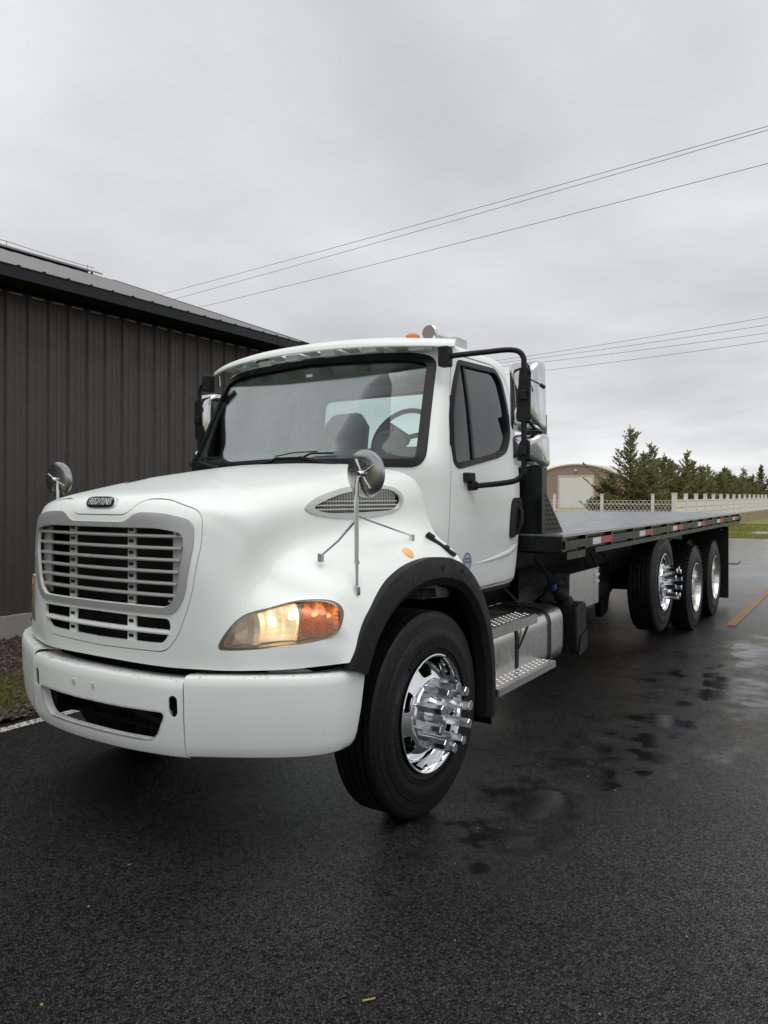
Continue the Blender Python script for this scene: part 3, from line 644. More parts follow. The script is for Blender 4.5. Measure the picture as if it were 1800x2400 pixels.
def lattice_panel(x0, x1, y):
    """woven wire panel: crossing diagonals curving into arches along the top"""
    mb = MB(); w = 0.17; n = int(round((x1 - x0) / w)); w = (x1 - x0) / n; zb, zt = 0.62, 1.40
    for k in range(-1, n + 1):
        for s in (1, -1):
            pts = []
            for q in range(15):
                f = q / 14; z = zb + (zt - zb) * f; ph = f * 3.0
                x = x0 + (k + 0.5 + s * (0.5 - abs((ph % 2) - 1)) * 1.0) * w
                pts.append((min(max(x, x0), x1), y, z))
            # arch over to the neighbour
            xe = pts[-1][0]
            if s == 1:
                for q in range(1, 7):
                    a = math.pi * q / 6; pts.append((min(max(xe + (1 - math.cos(a)) * w * 0.5, x0), x1), y, zt + math.sin(a) * 0.07))
            mb.tube(pts, 0.0075, 4, cap=False)
    for z in (zb, 1.0, 1.30): mb.tube([(x0, y + 0.01, z), (x1, y + 0.01, z)], 0.012, 5)
    return mb
def fence_post(x, y, w, h, z0=0.0):
    mb = MB(); mb.box(x - w, x + w, y - w, y + w, z0, h - 0.03)
    mb.box(x - w - 0.012, x + w + 0.012, y - w - 0.012, y + w + 0.012, h - 0.03, h); return mb
def fences():
    t = thing('lattice_fence', (-9, FY, 0), 'cream woven wire fence with arched top behind the truck bed', 'fence')
    xs = [FX - 0.90 - 2.22 * k for k in range(9)]
    for x in xs: part('post', fence_post(x, FY, 0.055, 1.76), 'fence_white', t)
    pn = [(xs[0], FX)] + [(xs[k + 1], xs[k]) for k in range(8)]
    for a, b in pn: part('wire_panel', lattice_panel(a + 0.06, b - 0.07, FY), 'fence_white', t, ang=None)
    w = thing('low_block_wall', (FX, 60, 0), 'low tan wall under the cream board fence beside the lawn', 'wall')
    for k in range(16):
        y0 = FY - 0.1 + k * 4.8; part('wall_bay', MB().box(FX - 0.12, FX + 0.10, y0 + 0.004, y0 + 4.796, -0.1, 0.56 + 0.003 * (k % 2)), 'tan_wall', w, bev=0.01)
    part('wall_bay', MB().box(-24, FX - 0.125, FY - 0.1, FY + 0.12, -0.1, 0.56), 'tan_wall', w, bev=0.01)
    b = thing('board_fence', (FX, 60, 0.56), 'cream board fence with many posts on the low tan wall', 'fence')
    ys = [FY + 2.38 * k for k in range(30)]
    for i, y in enumerate(ys): part('post', fence_post(FX, y, 0.075 if i else 0.095, 1.78 if i else 1.80, 0.55), 'fence_white', b)
    for i in range(29):
        for j, (z0, z1) in enumerate(((0.60, 0.86), (0.88, 1.14), (1.16, 1.42))):
            part('board', MB().box(FX - 0.02, FX + 0.02 - 0.004 * (j % 2), ys[i] + 0.08, ys[i + 1] - 0.08, z0, z1), 'fence_white', b)
        part('rail', MB().box(FX - 0.035, FX + 0.035, ys[i] + 0.08, ys[i + 1] - 0.08, 1.44, 1.50), 'fence_white', b)
fences()
sheet('dry_lawn', -70, FX - 1.2, 40, 104, -0.02, 'grass_dry', 20, 20, lambda x, y: 0.05 * mnoise.noise(Vector((x * 0.3, y * 0.3, 0))))
sheet('gravel_patch', -1.7, 2.0, 37.2, 40.2, -0.042, 'concrete')
def lawn_blades():
    mb = MB(); rnd = random.Random(9)
    for k in range(30000):
        x = FX + 0.1 + rnd.random() ** 1.2 * 9; y = ASPH_Y + 0.12 + rnd.random() ** 1.6 * 18
        if -1.5 < x < 1.8 and 37.4 < y < 40: continue
        a = rnd.uniform(0, 6.3); h = rnd.uniform(0.03, 0.09); w = rnd.uniform(0.006, 0.014)
        mb.add([(x - w * math.cos(a), y - w * math.sin(a), -0.05), (x + w * math.cos(a), y + w * math.sin(a), -0.05), (x + rnd.gauss(0, 0.03), y + rnd.gauss(0, 0.03), -0.05 + h)], [(0, 1, 2)], 0 if rnd.random() < 0.7 else 1)
    struct(link('lawn_grass', mb.mesh('lawn_grass', recalc=False), ['grass', 'grass_dry'], None, None), 'stuff')
lawn_blades()

def leaf_mat(name, c1, c2):
    m, t, b = new_mat(name); tc = N(t, 'ShaderNodeTexCoord')
    n1 = N(t, 'ShaderNodeTexNoise'); n1.inputs['Scale'].default_value = 1.7; n1.inputs['Detail'].default_value = 5; t.links.new(tc.outputs['Object'], n1.inputs[0])
    mr_ = N(t, 'ShaderNodeMapRange'); mr_.inputs[1].default_value = 0.35; mr_.inputs[2].default_value = 0.65; t.links.new(n1.outputs[0], mr_.inputs[0])
    mx = N(t, 'ShaderNodeMix', data_type='RGBA'); mx.inputs[6].default_value = c1 + (1,); mx.inputs[7].default_value = c2 + (1,)
    t.links.new(mr_.outputs[0], mx.inputs[0]); t.links.new(mx.outputs[2], b.inputs['Base Color']); b.inputs['Roughness'].default_value = 0.65; b.inputs['Specular IOR Level'].default_value = 0.25
    tl_ = N(t, 'ShaderNodeBsdfTranslucent'); t.links.new(mx.outputs[2], tl_.inputs[0]); ms_ = N(t, 'ShaderNodeMixShader'); ms_.inputs[0].default_value = 0.48
    t.links.new(b.outputs[0], ms_.inputs[1]); t.links.new(tl_.outputs[0], ms_.inputs[2]); t.links.new(ms_.outputs[0], t.nodes['Material Output'].inputs[0])
    return m
M['leaf_a'] = leaf_mat('cedar_foliage', (0.150, 0.165, 0.066), (0.31, 0.31, 0.130))
M['leaf_b'] = leaf_mat('dark_cedar_foliage', (0.120, 0.138, 0.058), (0.235, 0.240, 0.102))
M['leaf_brown'] = leaf_mat('bronzed_foliage', (0.16, 0.105, 0.055), (0.12, 0.125, 0.05))
M['bark'] = simple('cedar_bark', (0.06, 0.042, 0.032), 0.9, var=0.3, vscale=8, bump=0.6, bscale=30)
def conifer(seed, h, rad, nb=70, leaders=((0, 0, 1.0),), low=0.10, leaf=0.055, dens=1.0):
    """returns (trunk mesh, crown mesh): ragged ascending branches carrying sprays of small scale-leaf faces"""
    rnd = random.Random(seed); tr = MB(); cr_ = MB()
    def spray(p, dr, ln):
        n = max(3, int(ln / 0.035 * dens)); dr = dr.normalized(); side = dr.cross(Vector((0, 0, 1)))
        side = side.normalized() if side.length > 1e-3 else Vector((1, 0, 0))
        for k in range(n):
            f = k / n; q = p + dr * ln * f + Vector((0, 0, -0.12 * ln * f * f))
            for _ in range(2):
                a = rnd.uniform(-1.3, 1.3); dd = (dr * math.cos(a) + side * math.sin(a) + Vector((0, 0, rnd.uniform(-0.25, 0.6)))).normalized()
                l = leaf * rnd.uniform(0.6, 1.6) * (1.15 - 0.5 * f); w = dd.cross(Vector((rnd.gauss(0, 1), rnd.gauss(0, 1), rnd.gauss(0, 1)))).normalized() * l * 0.26
                cr_.add([q, q + dd * l * 0.55 + w, q + dd * l, q + dd * l * 0.5 - w], [(0, 1, 2, 3)], 0 if rnd.random() < 0.82 else 1)
    for (lx, ly, lh) in leaders:
        H_ = h * lh; n_b = int(nb * lh / len(leaders)) + 10; c0 = Vector((lx * 0.3, ly * 0.3, 0)); c1 = Vector((lx, ly, 0))
        ax = lambda z: c0.lerp(c1, min(1, z / H_ * 1.4)) + Vector((0.05 * math.sin(z * 2.1 + seed), 0.05 * math.cos(z * 1.7 + seed), 0))
        tr.tube([ax(z_) + Vector((0, 0, z_)) for z_ in (-0.1, H_ * .25, H_ * .5, H_ * .75, H_ * .98)], [0.05 + 0.01 * H_, 0.045, 0.034, 0.02, 0.006], 6)
        lump = [rnd.uniform(0.65, 1.25) for _ in range(9)]
        for k in range(n_b):
            f = ((k + rnd.random()) / n_b) ** 1.12; z = H_ * (low + (0.985 - low) * f)
            a = rnd.uniform(0, 6.283); lm = lump[int(f * 8.99)] * (0.8 + 0.35 * math.sin(a * 2 + f * 9 + seed))
            env = rad * min(1.0, (1 - f) ** 0.8 * 1.15) * (0.7 + 0.3 * min(1, f / 0.15)) * lm * rnd.uniform(0.45, 1.2) + 0.05
            rise = 0.35 + 0.9 * f; dr = Vector((math.cos(a), math.sin(a), rise * rnd.uniform(0.4, 1.4)))
            p0 = ax(z) + Vector((0, 0, z * 0.94)); p1 = p0 + dr.normalized() * env
            tr.tube([p0, p0.lerp(p1, 0.6) + Vector((0, 0, -0.04 * env)), p1], [0.012 + 0.008 * (1 - f), 0.008, 0.003], 4, cap=False)
            m_ = max(2, int(env / 0.085))
            for j in range(m_):
                g = (j + 0.6) / m_; q = p0.lerp(p1, g); b_ = rnd.uniform(-1.2, 1.2)
                dd = Vector((math.cos(a + b_), math.sin(a + b_), rise * 0.7 + rnd.uniform(-0.2, 0.6)))
                spray(q, dd, rnd.uniform(0.12, 0.28))
            spray(p1, dr, rnd.uniform(0.14, 0.30))
        for k in range(6): spray(ax(H_) + Vector((0, 0, H_ * (0.82 + 0.028 * k))), Vector((rnd.gauss(0, 0.4), rnd.gauss(0, 0.4), 1)), 0.24)
    return tr.mesh('trunk', recalc=False), cr_.mesh('crown', recalc=False)
def plant_tree(name, meshes, loc, rz, s, label, mats, group='evergreens in the row behind the fence'):
    t = thing(name, loc, label, 'tree', group)
    for nm, me, mt in (('trunk', meshes[0], ['bark']), ('crown', meshes[1], mats)):
        o = bpy.data.objects.new(nm, me); C.objects.link(o); o.parent = t
        if not me.materials:
            for q in mt: me.materials.append(M[q])
    t.rotation_euler = (0, 0, rz); t.scale = (s, s, s); return t
big = conifer(11, 5.15, 2.0, 380, leaders=((0, 0, 1.0), (0.75, -0.5, 0.62), (-0.8, 0.4, 0.55)), leaf=0.085, low=0.03, dens=0.8)
plant_tree('cedar_tree', big, (-6.6, 36.6, -0.05), 0.4, 1.0, 'tallest green cedar, at the near end of the hedge row', ['leaf_a', 'leaf_brown'])
shrub = conifer(15, 2.5, 1.05, 150, leaders=((0, 0, 1.0), (-0.6, 0.2, 0.6)), leaf=0.09, low=0.03, dens=0.8)
plant_tree('cedar_tree', shrub, (-7.75, 36.5, -0.05), 0.4, 1.0, 'low bronzed cedar at the foot of the tallest one, warehouse side', ['leaf_brown', 'leaf_a'])
A = conifer(21, 4.15, 1.5, 280, leaders=((0, 0, 1.0), (0.2, 0.9, 0.9), (0.1, -0.8, 0.74)), leaf=0.10, low=0.03, dens=0.65)
B = conifer(22, 4.4, 1.4, 280, leaders=((0, 0, 1.0), (-0.3, 0.75, 0.8), (0.3, -0.95, 0.86)), leaf=0.10, low=0.03, dens=0.65)
D_ = conifer(23, 3.9, 1.55, 260, leaders=((0, 0, 0.95), (0.2, 0.8, 1.0), (0.0, -0.8, 0.8)), leaf=0.10, low=0.03, dens=0.65)
ords = ['second', 'third', 'fourth', 'fifth', 'sixth', 'seventh', 'eighth', 'ninth', 'tenth', 'eleventh', 'twelfth', 'thirteenth', 'fourteenth', 'fifteenth', 'sixteenth', 'seventeenth']
yy = 39.5; k = 0
rt = random.Random(4)
while yy < 92 and k < 16:
    plant_tree('cedar_tree', (A, B, D_)[k % 3], (-6.5 + rt.uniform(-0.3, 0.3), yy, -0.05), rt.uniform(0, 6), rt.uniform(0.92, 1.06) if k < 6 else rt.uniform(0.82, 0.98), '%s cedar along the hedge row, counted from the tallest one' % ords[k], ['leaf_a', 'leaf_b'])
    yy += rt.uniform(1.7, 2.4) * (1 + 0.05 * k); k += 1
far = conifer(31, 6.4, 2.2, 200, leaders=((0, 0, 1.0), (0.9, -1.3, 0.8), (-0.8, 1.2, 0.85)), leaf=0.17, low=0.03, dens=0.5)
plant_tree('cedar_tree', far, (-6.2, 97, -0.05), 1.0, 1.0, 'broad dark evergreen beyond the far end of the hedge row', ['leaf_b', 'leaf_b'])

def wires():
    near = [((-18.68, 18.57, 9.01), (1.33, 16.75, 9.01), 'uppermost wire of the near group crossing above the cab'), ((-18.72, 19.26, 9.0), (1.31, 16.97, 9.03), 'middle wire of the near group, close under the uppermost'), ((-16.46, 18.34, 8.19), (1.36, 16.53, 8.18), 'lowest wire of the near group crossing above the cab')]
    farw = [((-11.87, 36.79, 8.94), (-0.51, 34.61, 9.01), 'uppermost wire of the far group, right of the cab'), ((-11.57, 36.98, 8.81), (-0.51, 34.61, 8.69), 'second wire from the top in the far group right of the cab'), ((-11.37, 37.11, 8.61), (-0.51, 34.61, 8.36), 'third wire from the top in the far group right of the cab'), ((-11.17, 37.25, 8.19), (-0.51, 34.61, 8.03), 'lowest wire of the far group, right of the cab')]
    for grp, lst, rad in (('near overhead wires', near, 0.0065), ('far overhead wires', farw, 0.009)):
        for (p, q, lab) in lst:
            p, q = Vector(p), Vector(q); dd = q - p; s = p - dd * 1.2; e_ = q + dd * 0.9; pts = []
            for k in range(41):
                f = k / 40; v = s.lerp(e_, f); v.z -= 0.35 * (1 - (2 * f - 1) ** 2) - 0.30; pts.append(v)
            o = part('overhead_wire', MB().tube(pts, rad, 5), 'wire'); tag(o, lab, 'wire', grp)
wires()

# ------------------------------------------------------------ the truck
T = thing('flatbed_truck', (0, 7.5, 0), 'white conventional cab truck with long black flatbed and lit headlights', 'truck')
def tp(name, mb, mat, parent=None, **k): return part(name, mb, mat, T if parent is None else parent, **k)
def tl(name, me, mat, parent=None, **k): return link(name, me, mat, T if parent is None else parent, **k)
def mirror_x(mb):
    m = MB(); m.v = [(-a, b, c) for a, b, c in mb.v]; m.f = [tuple(reversed(f)) for f in mb.f]; m.mi = list(mb.mi); return m
# --- hood skin: control net from the bottom lip (row 0) up the nose and back to the cowl
NET = [
 [(0,2.27,.89),(.3,2.275,.89),(.46,2.295,.89),(.57,2.33,.89),(.69,2.375,.89),(.80,2.42,.895),(.93,2.50,.90),(1.06,2.585,.915),(1.165,2.655,.93)],
 [(0,2.25,1.05),(.3,2.26,1.05),(.48,2.285,1.05),(.58,2.315,1.04),(.68,2.36,1.02),(.79,2.415,1.0),(.92,2.49,.99),(1.06,2.58,.98),(1.17,2.67,.955)],
 [(0,2.235,1.30),(.3,2.246,1.30),(.5,2.275,1.30),(.6,2.31,1.28),(.69,2.372,1.19),(.785,2.435,1.10),(.92,2.495,1.085),(1.065,2.59,1.06),(1.175,2.69,.99)],
 [(0,2.238,1.50),(.3,2.25,1.50),(.5,2.28,1.49),(.605,2.325,1.45),(.70,2.40,1.345),(.77,2.47,1.20),(.92,2.515,1.145),(1.07,2.59,1.13),(1.175,2.72,1.03)],
 [(0,2.262,1.60),(.3,2.272,1.595),(.5,2.30,1.58),(.63,2.36,1.54),(.725,2.45,1.45),(.775,2.535,1.28),(.92,2.58,1.215),(1.07,2.645,1.185),(1.178,2.77,1.09)],
 [(0,2.345,1.658),(.3,2.352,1.652),(.5,2.375,1.636),(.655,2.43,1.605),(.75,2.515,1.53),(.785,2.60,1.36),(.925,2.65,1.295),(1.07,2.71,1.25),(1.18,2.83,1.155)],
 [(0,2.60,1.708),(.3,2.605,1.704),(.52,2.62,1.69),(.69,2.66,1.662),(.785,2.70,1.59),(.815,2.74,1.43),(.94,2.80,1.36),(1.08,2.87,1.31),(1.182,2.97,1.225)],
 [(0,2.93,1.766),(.3,2.935,1.763),(.54,2.95,1.75),(.72,2.97,1.718),(.822,3.0,1.63),(.852,3.02,1.47),(.965,3.05,1.41),(1.085,3.09,1.36),(1.182,3.14,1.275)],
 [(0,3.22,1.81),(.3,3.23,1.807),(.57,3.27,1.793),(.755,3.31,1.757),(.855,3.35,1.655),(.89,3.37,1.51),(.975,3.39,1.435),(1.09,3.41,1.38),(1.182,3.42,1.285)],
 [(0,3.47,1.845),(.3,3.50,1.843),(.62,3.57,1.826),(.845,3.66,1.775),(.918,3.71,1.685),(.94,3.73,1.54),(.995,3.74,1.43),(1.09,3.74,1.36),(1.178,3.74,1.26)]]
FULL = [[Vector((-p[0], p[1], p[2])) for p in reversed(r[1:])] + [Vector(p) for p in r] for r in NET]
def dense(net, su, sv):
    rows = [crv(r, su) for r in net]; cols = list(zip(*rows)); dc = [crv(list(c), sv) for c in cols]
    return [list(r) for r in zip(*dc)]
HOOD = dense(FULL, 7, 8)
hood_me = shell(HOOD, 0.0, 0.014, mi_in=1).mesh('hood')
def hood_y(x, z):
    """front surface y at (x, z), for parts fixed to the nose"""
    best = None
    for r in HOOD[:45]:
        for p in r:
            d_ = (p.x - x) ** 2 + (p.z - z) ** 2
            if best is None or d_ < best[0]: best = (d_, p.y)
    return best[1]
def xz_prism(poly, y0=1.9, y1=2.75): return MB().prism([(p.x, y0, p.y) for p in poly], (0, y1 - y0, 0)).mesh('c')
sym = lambda half: [Vector(p) for p in half] + [Vector((-a, b)) for a, b in reversed(half) if a > 1e-6]
panel_o = rpoly(sym([(.0, 1.566), (.195, 1.566), (.265, 1.640), (.40, 1.640), (.60, 1.585), (.612, 1.45), (.575, 1.20), (.50, 1.03), (.43, .955), (0, .945)]), [0, .05, .07, .1, .12, .12, .12, .1, .09, 0, .09, .1, .12, .12, .12, .1, .07, .05], 6)
frame_o = rpoly(sym([(0, 1.532), (.20, 1.532), (.265, 1.578), (.42, 1.578), (.575, 1.545), (.582, 1.44), (.545, 1.21), (.49, 1.130), (0, 1.128)]), [0, .05, .06, .1, .10, .1, .1, .1, 0, .1, .1, .1, .10, .1, .06, .05], 6)
open_o = rpoly(sym([(0, 1.507), (.40, 1.507), (.532, 1.487), (.54, 1.42), (.505, 1.22), (.455, 1.160), (0, 1.160)]), [0, .05, .06, .1, .1, .08, 0, .08, .1, .1, .06, .05], 6)
low_o = rpoly(sym([(0, 1.112), (.455, 1.108), (.465, 1.07), (.425, .995), (0, .988)]), [0, .04, .05, .06, 0, .06, .05, .04], 6)
# headlight outline: s along the fender face, z
HLp = crv([Vector(p) for p in [(-.001,.99),(.006,1.015),(.035,1.06),(.075,1.107),(.12,1.137),(.198,1.157),(.282,1.181),(.345,1.192),(.409,1.196),(.465,1.193),(.503,1.177),(.525,1.148),(.528,1.111),(.518,1.075),(.496,1.05),(.459,1.033),(.377,1.015),(.282,1.003),(.185,.989),(.088,.982),(.016,.981)]], 2, True)
HO = Vector((.66, 2.40, 0)); HA = Vector((.923, .385, 0)); HN = Vector((.385, -.923, 0))
def hl_prism(poly, s, off0=-0.22, off1=0.14):
    mb = MB().prism([HO + HA * p.x + HN * off0 + Vector((0, 0, p.y)) for p in poly], HN * (off1 - off0))
    return (mb if s > 0 else mirror_x(mb)).mesh('c')
vent_o = crv([Vector(p) for p in [(2.794,1.594),(2.826,1.617),(2.904,1.647),(3.019,1.675),(3.141,1.697),(3.283,1.709),(3.42,1.71),(3.506,1.69),(3.535,1.647),(3.52,1.604),(3.448,1.566),(3.283,1.543),(3.141,1.537),(2.995,1.542),(2.87,1.559),(2.81,1.577)]], 2, True)
vent_i = crv([Vector(p) for p in [(2.853,1.597),(2.915,1.623),(3.031,1.654),(3.153,1.674),(3.31,1.688),(3.434,1.689),(3.491,1.666),(3.513,1.635),(3.491,1.589),(3.406,1.574),(3.204,1.567),(3.055,1.566),(2.949,1.568),(2.881,1.579)]], 2, True)
def vent_prism(poly, s):
    mb = MB().prism([(0.73, p.x, p.y) for p in poly], (0.37, 0, 0)); return (mb if s > 0 else mirror_x(mb)).mesh('c')
outer = inset(HLp, -0.0018)
vent_c = [Vector((3.18, 1.625)) + Vector(((p.x - 3.18) * .965, (p.y - 1.625) * .87)) for p in vent_o]
ops = [('DIFFERENCE', xz_prism(panel_o))] + [('DIFFERENCE', hl_prism(outer, s)) for s in (1, -1)] + [('DIFFERENCE', vent_prism(vent_c, s)) for s in (1, -1)]
hood = tl('hood', boolean(hood_me, ops), ['white', 'dark_core'], ang=32)
nose = boolean(shell(HOOD, 0.0, 0.014, mi_in=1).mesh('n'), [('INTERSECT', xz_prism(inset(panel_o, 0.0045), 1.9, 2.5)), ('DIFFERENCE', xz_prism(open_o)), ('DIFFERENCE', xz_prism(low_o))])
nose_o = tl('nose_panel', nose, ['white', 'dark_core'], ang=32)
frm = boolean(shell(HOOD, 0.007, 0.002).mesh('n'), [('INTERSECT', xz_prism(frame_o, 1.9, 2.5)), ('DIFFERENCE', xz_prism(inset(open_o, -0.003)))])
tl('grille_frame', frm, 'silver_dk', nose_o, ang=32)
# grille bars, mullions, radiator
def bar(z, hw, r, y_off, mat, par):
    pts = []; n = 24
    for k in range(n + 1):
        x = -hw + 2 * hw * k / n; y = 2.237 + 0.16 * x * x + 0.02 * abs(x) ** 3 + y_off; pts.append((x, y, z))
    vs = []; prof = [(-r, -r * 0.2), (-r * 0.75, r * 0.75), (0, r), (0.03, r * 0.6), (0.03, -r * 0.6), (0, -r), (-r * 0.75, -r * 0.8)]
    for (x, y, z_) in pts:
        for (a, b) in prof: vs.append((x, y + a, z_ + b))
    m_ = len(prof); fs = [(i * m_ + j, i * m_ + (j + 1) % m_, (i + 1) * m_ + (j + 1) % m_, (i + 1) * m_ + j) for i in range(n) for j in range(m_)]
    fs += [tuple(range(m_)), tuple(n * m_ + j for j in range(m_ - 1, -1, -1))]
    return tp('grille_bar', MB().add(vs, fs), mat, par)
for k in range(6):
    z = 1.472 - k * 0.0525; hw = 0.530 - 0.0085 * k; bar(z, hw, 0.0082, 0.012, 'silver', nose_o)
bar(1.046, 0.455, 0.0115, 0.012, 'white_matte', nose_o)
for s in (1, -1):
    xc = s * 0.217
    tp('grille_mullion', MB().box(xc - .026, xc + .026, 2.266, 2.278, 1.152, 1.512), 'silver', nose_o, bev=0.002)
    tp('grille_mullion', MB().box(xc - .028, xc + .028, 2.266, 2.278, .984, 1.116), 'white_matte', nose_o, bev=0.002)
    zs = [1.4985, 1.446, 1.3935, 1.341, 1.2885, 1.236, 1.184] + [1.081, 1.014]
    for z in zs:
        tp('mullion_slot', MB().prism([(xc + p.x, 2.2635, z + p.y) for p in rpoly([(-.016, -.0075), (.016, -.0075), (.016, .0075), (-.016, .0075)], .006, 3)], (0, .006, 0)), 'dark_core', nose_o)
    tp('grille_side_plate', MB().prism([(s * .45, 2.305, 1.165), (s * .535, 2.315, 1.165), (s * .555, 2.33, 1.505), (s * .45, 2.305, 1.505)], (0, .012, 0)), 'silver', nose_o)
    for (bx, bz) in ((.505, 1.482), (.455, 1.185)):
        tp('grille_screw', MB().lathe([(0, 0.0), (0.0, .007), (.008, .008)], 10, 'y', (s * bx, 2.280, bz)), 'chrome', nose_o)
rad = MB(); rad.box(-.62, .62, 2.40, 2.46, .86, 1.56)
for k in range(56): z = .90 + k * .0115; rad.box(-.58, .58, 2.392, 2.40, z, z + .005)
tp('radiator', rad, 'dark_core')
tp('intake_screen', MB().box(-.56, .56, 2.5, 2.52, .5, 1.52), 'dark_core')
# name badge above the notch
def badge():
    zc, yc = 1.618, 2.276
    base = [Vector((.106 * math.copysign(abs(math.cos(a)) ** .5, math.cos(a)), .031 * math.copysign(abs(math.sin(a)) ** .75, math.sin(a)))) for a in [2 * math.pi * k / 48 for k in range(48)]]
    tl_ = Matrix.Translation((0, yc, zc)) @ Matrix.Rotation(R(-20), 4, 'X')
    def pl(poly, y0, dy): return MB().prism([tl_ @ Vector((p.x, y0, p.y)) for p in poly], tl_.to_3x3() @ Vector((0, dy, 0)))
    b = tp('badge', pl(base, -.016, .03), 'chrome', hood, bev=0.004)
    tp('badge_field', pl([Vector((p.x * .90, p.y * .78)) for p in base], -.0185, .004), 'black_gloss', b)
    cu = bpy.data.curves.new('badge_text', 'FONT'); cu.body = 'FREIGHTLINER'; cu.size = 0.052; cu.shear = 0.28; cu.align_x = 'CENTER'; cu.align_y = 'CENTER'; cu.extrude = 0.0012; cu.space_character = 0.9
    o = bpy.data.objects.new('t', cu); C.objects.link(o); bpy.context.view_layer.update(); me = bpy.data.meshes.new_from_object(o.evaluated_get(bpy.context.evaluated_depsgraph_get())); bpy.data.objects.remove(o)
    w = max(v.co.x for v in me.vertices) - min(v.co.x for v in me.vertices); sc = 0.170 / w
    me.transform(tl_ @ Matrix.Translation((0, -.0195, 0)) @ Matrix.Rotation(R(90), 4, 'X') @ Matrix.Diagonal((sc, 0.92, 1, 1)))
    tl('badge_lettering', me, 'white_tape', b, ang=None)
badge()
tp('hood_slot', MB().prism([(-.372, 2.69, 1.7185), (-.40, 2.80, 1.7385), (-.425, 2.88, 1.7495), (-.41, 2.88, 1.752), (-.385, 2.79, 1.7405)], (0, 0, .003)), 'dark_core', hood)
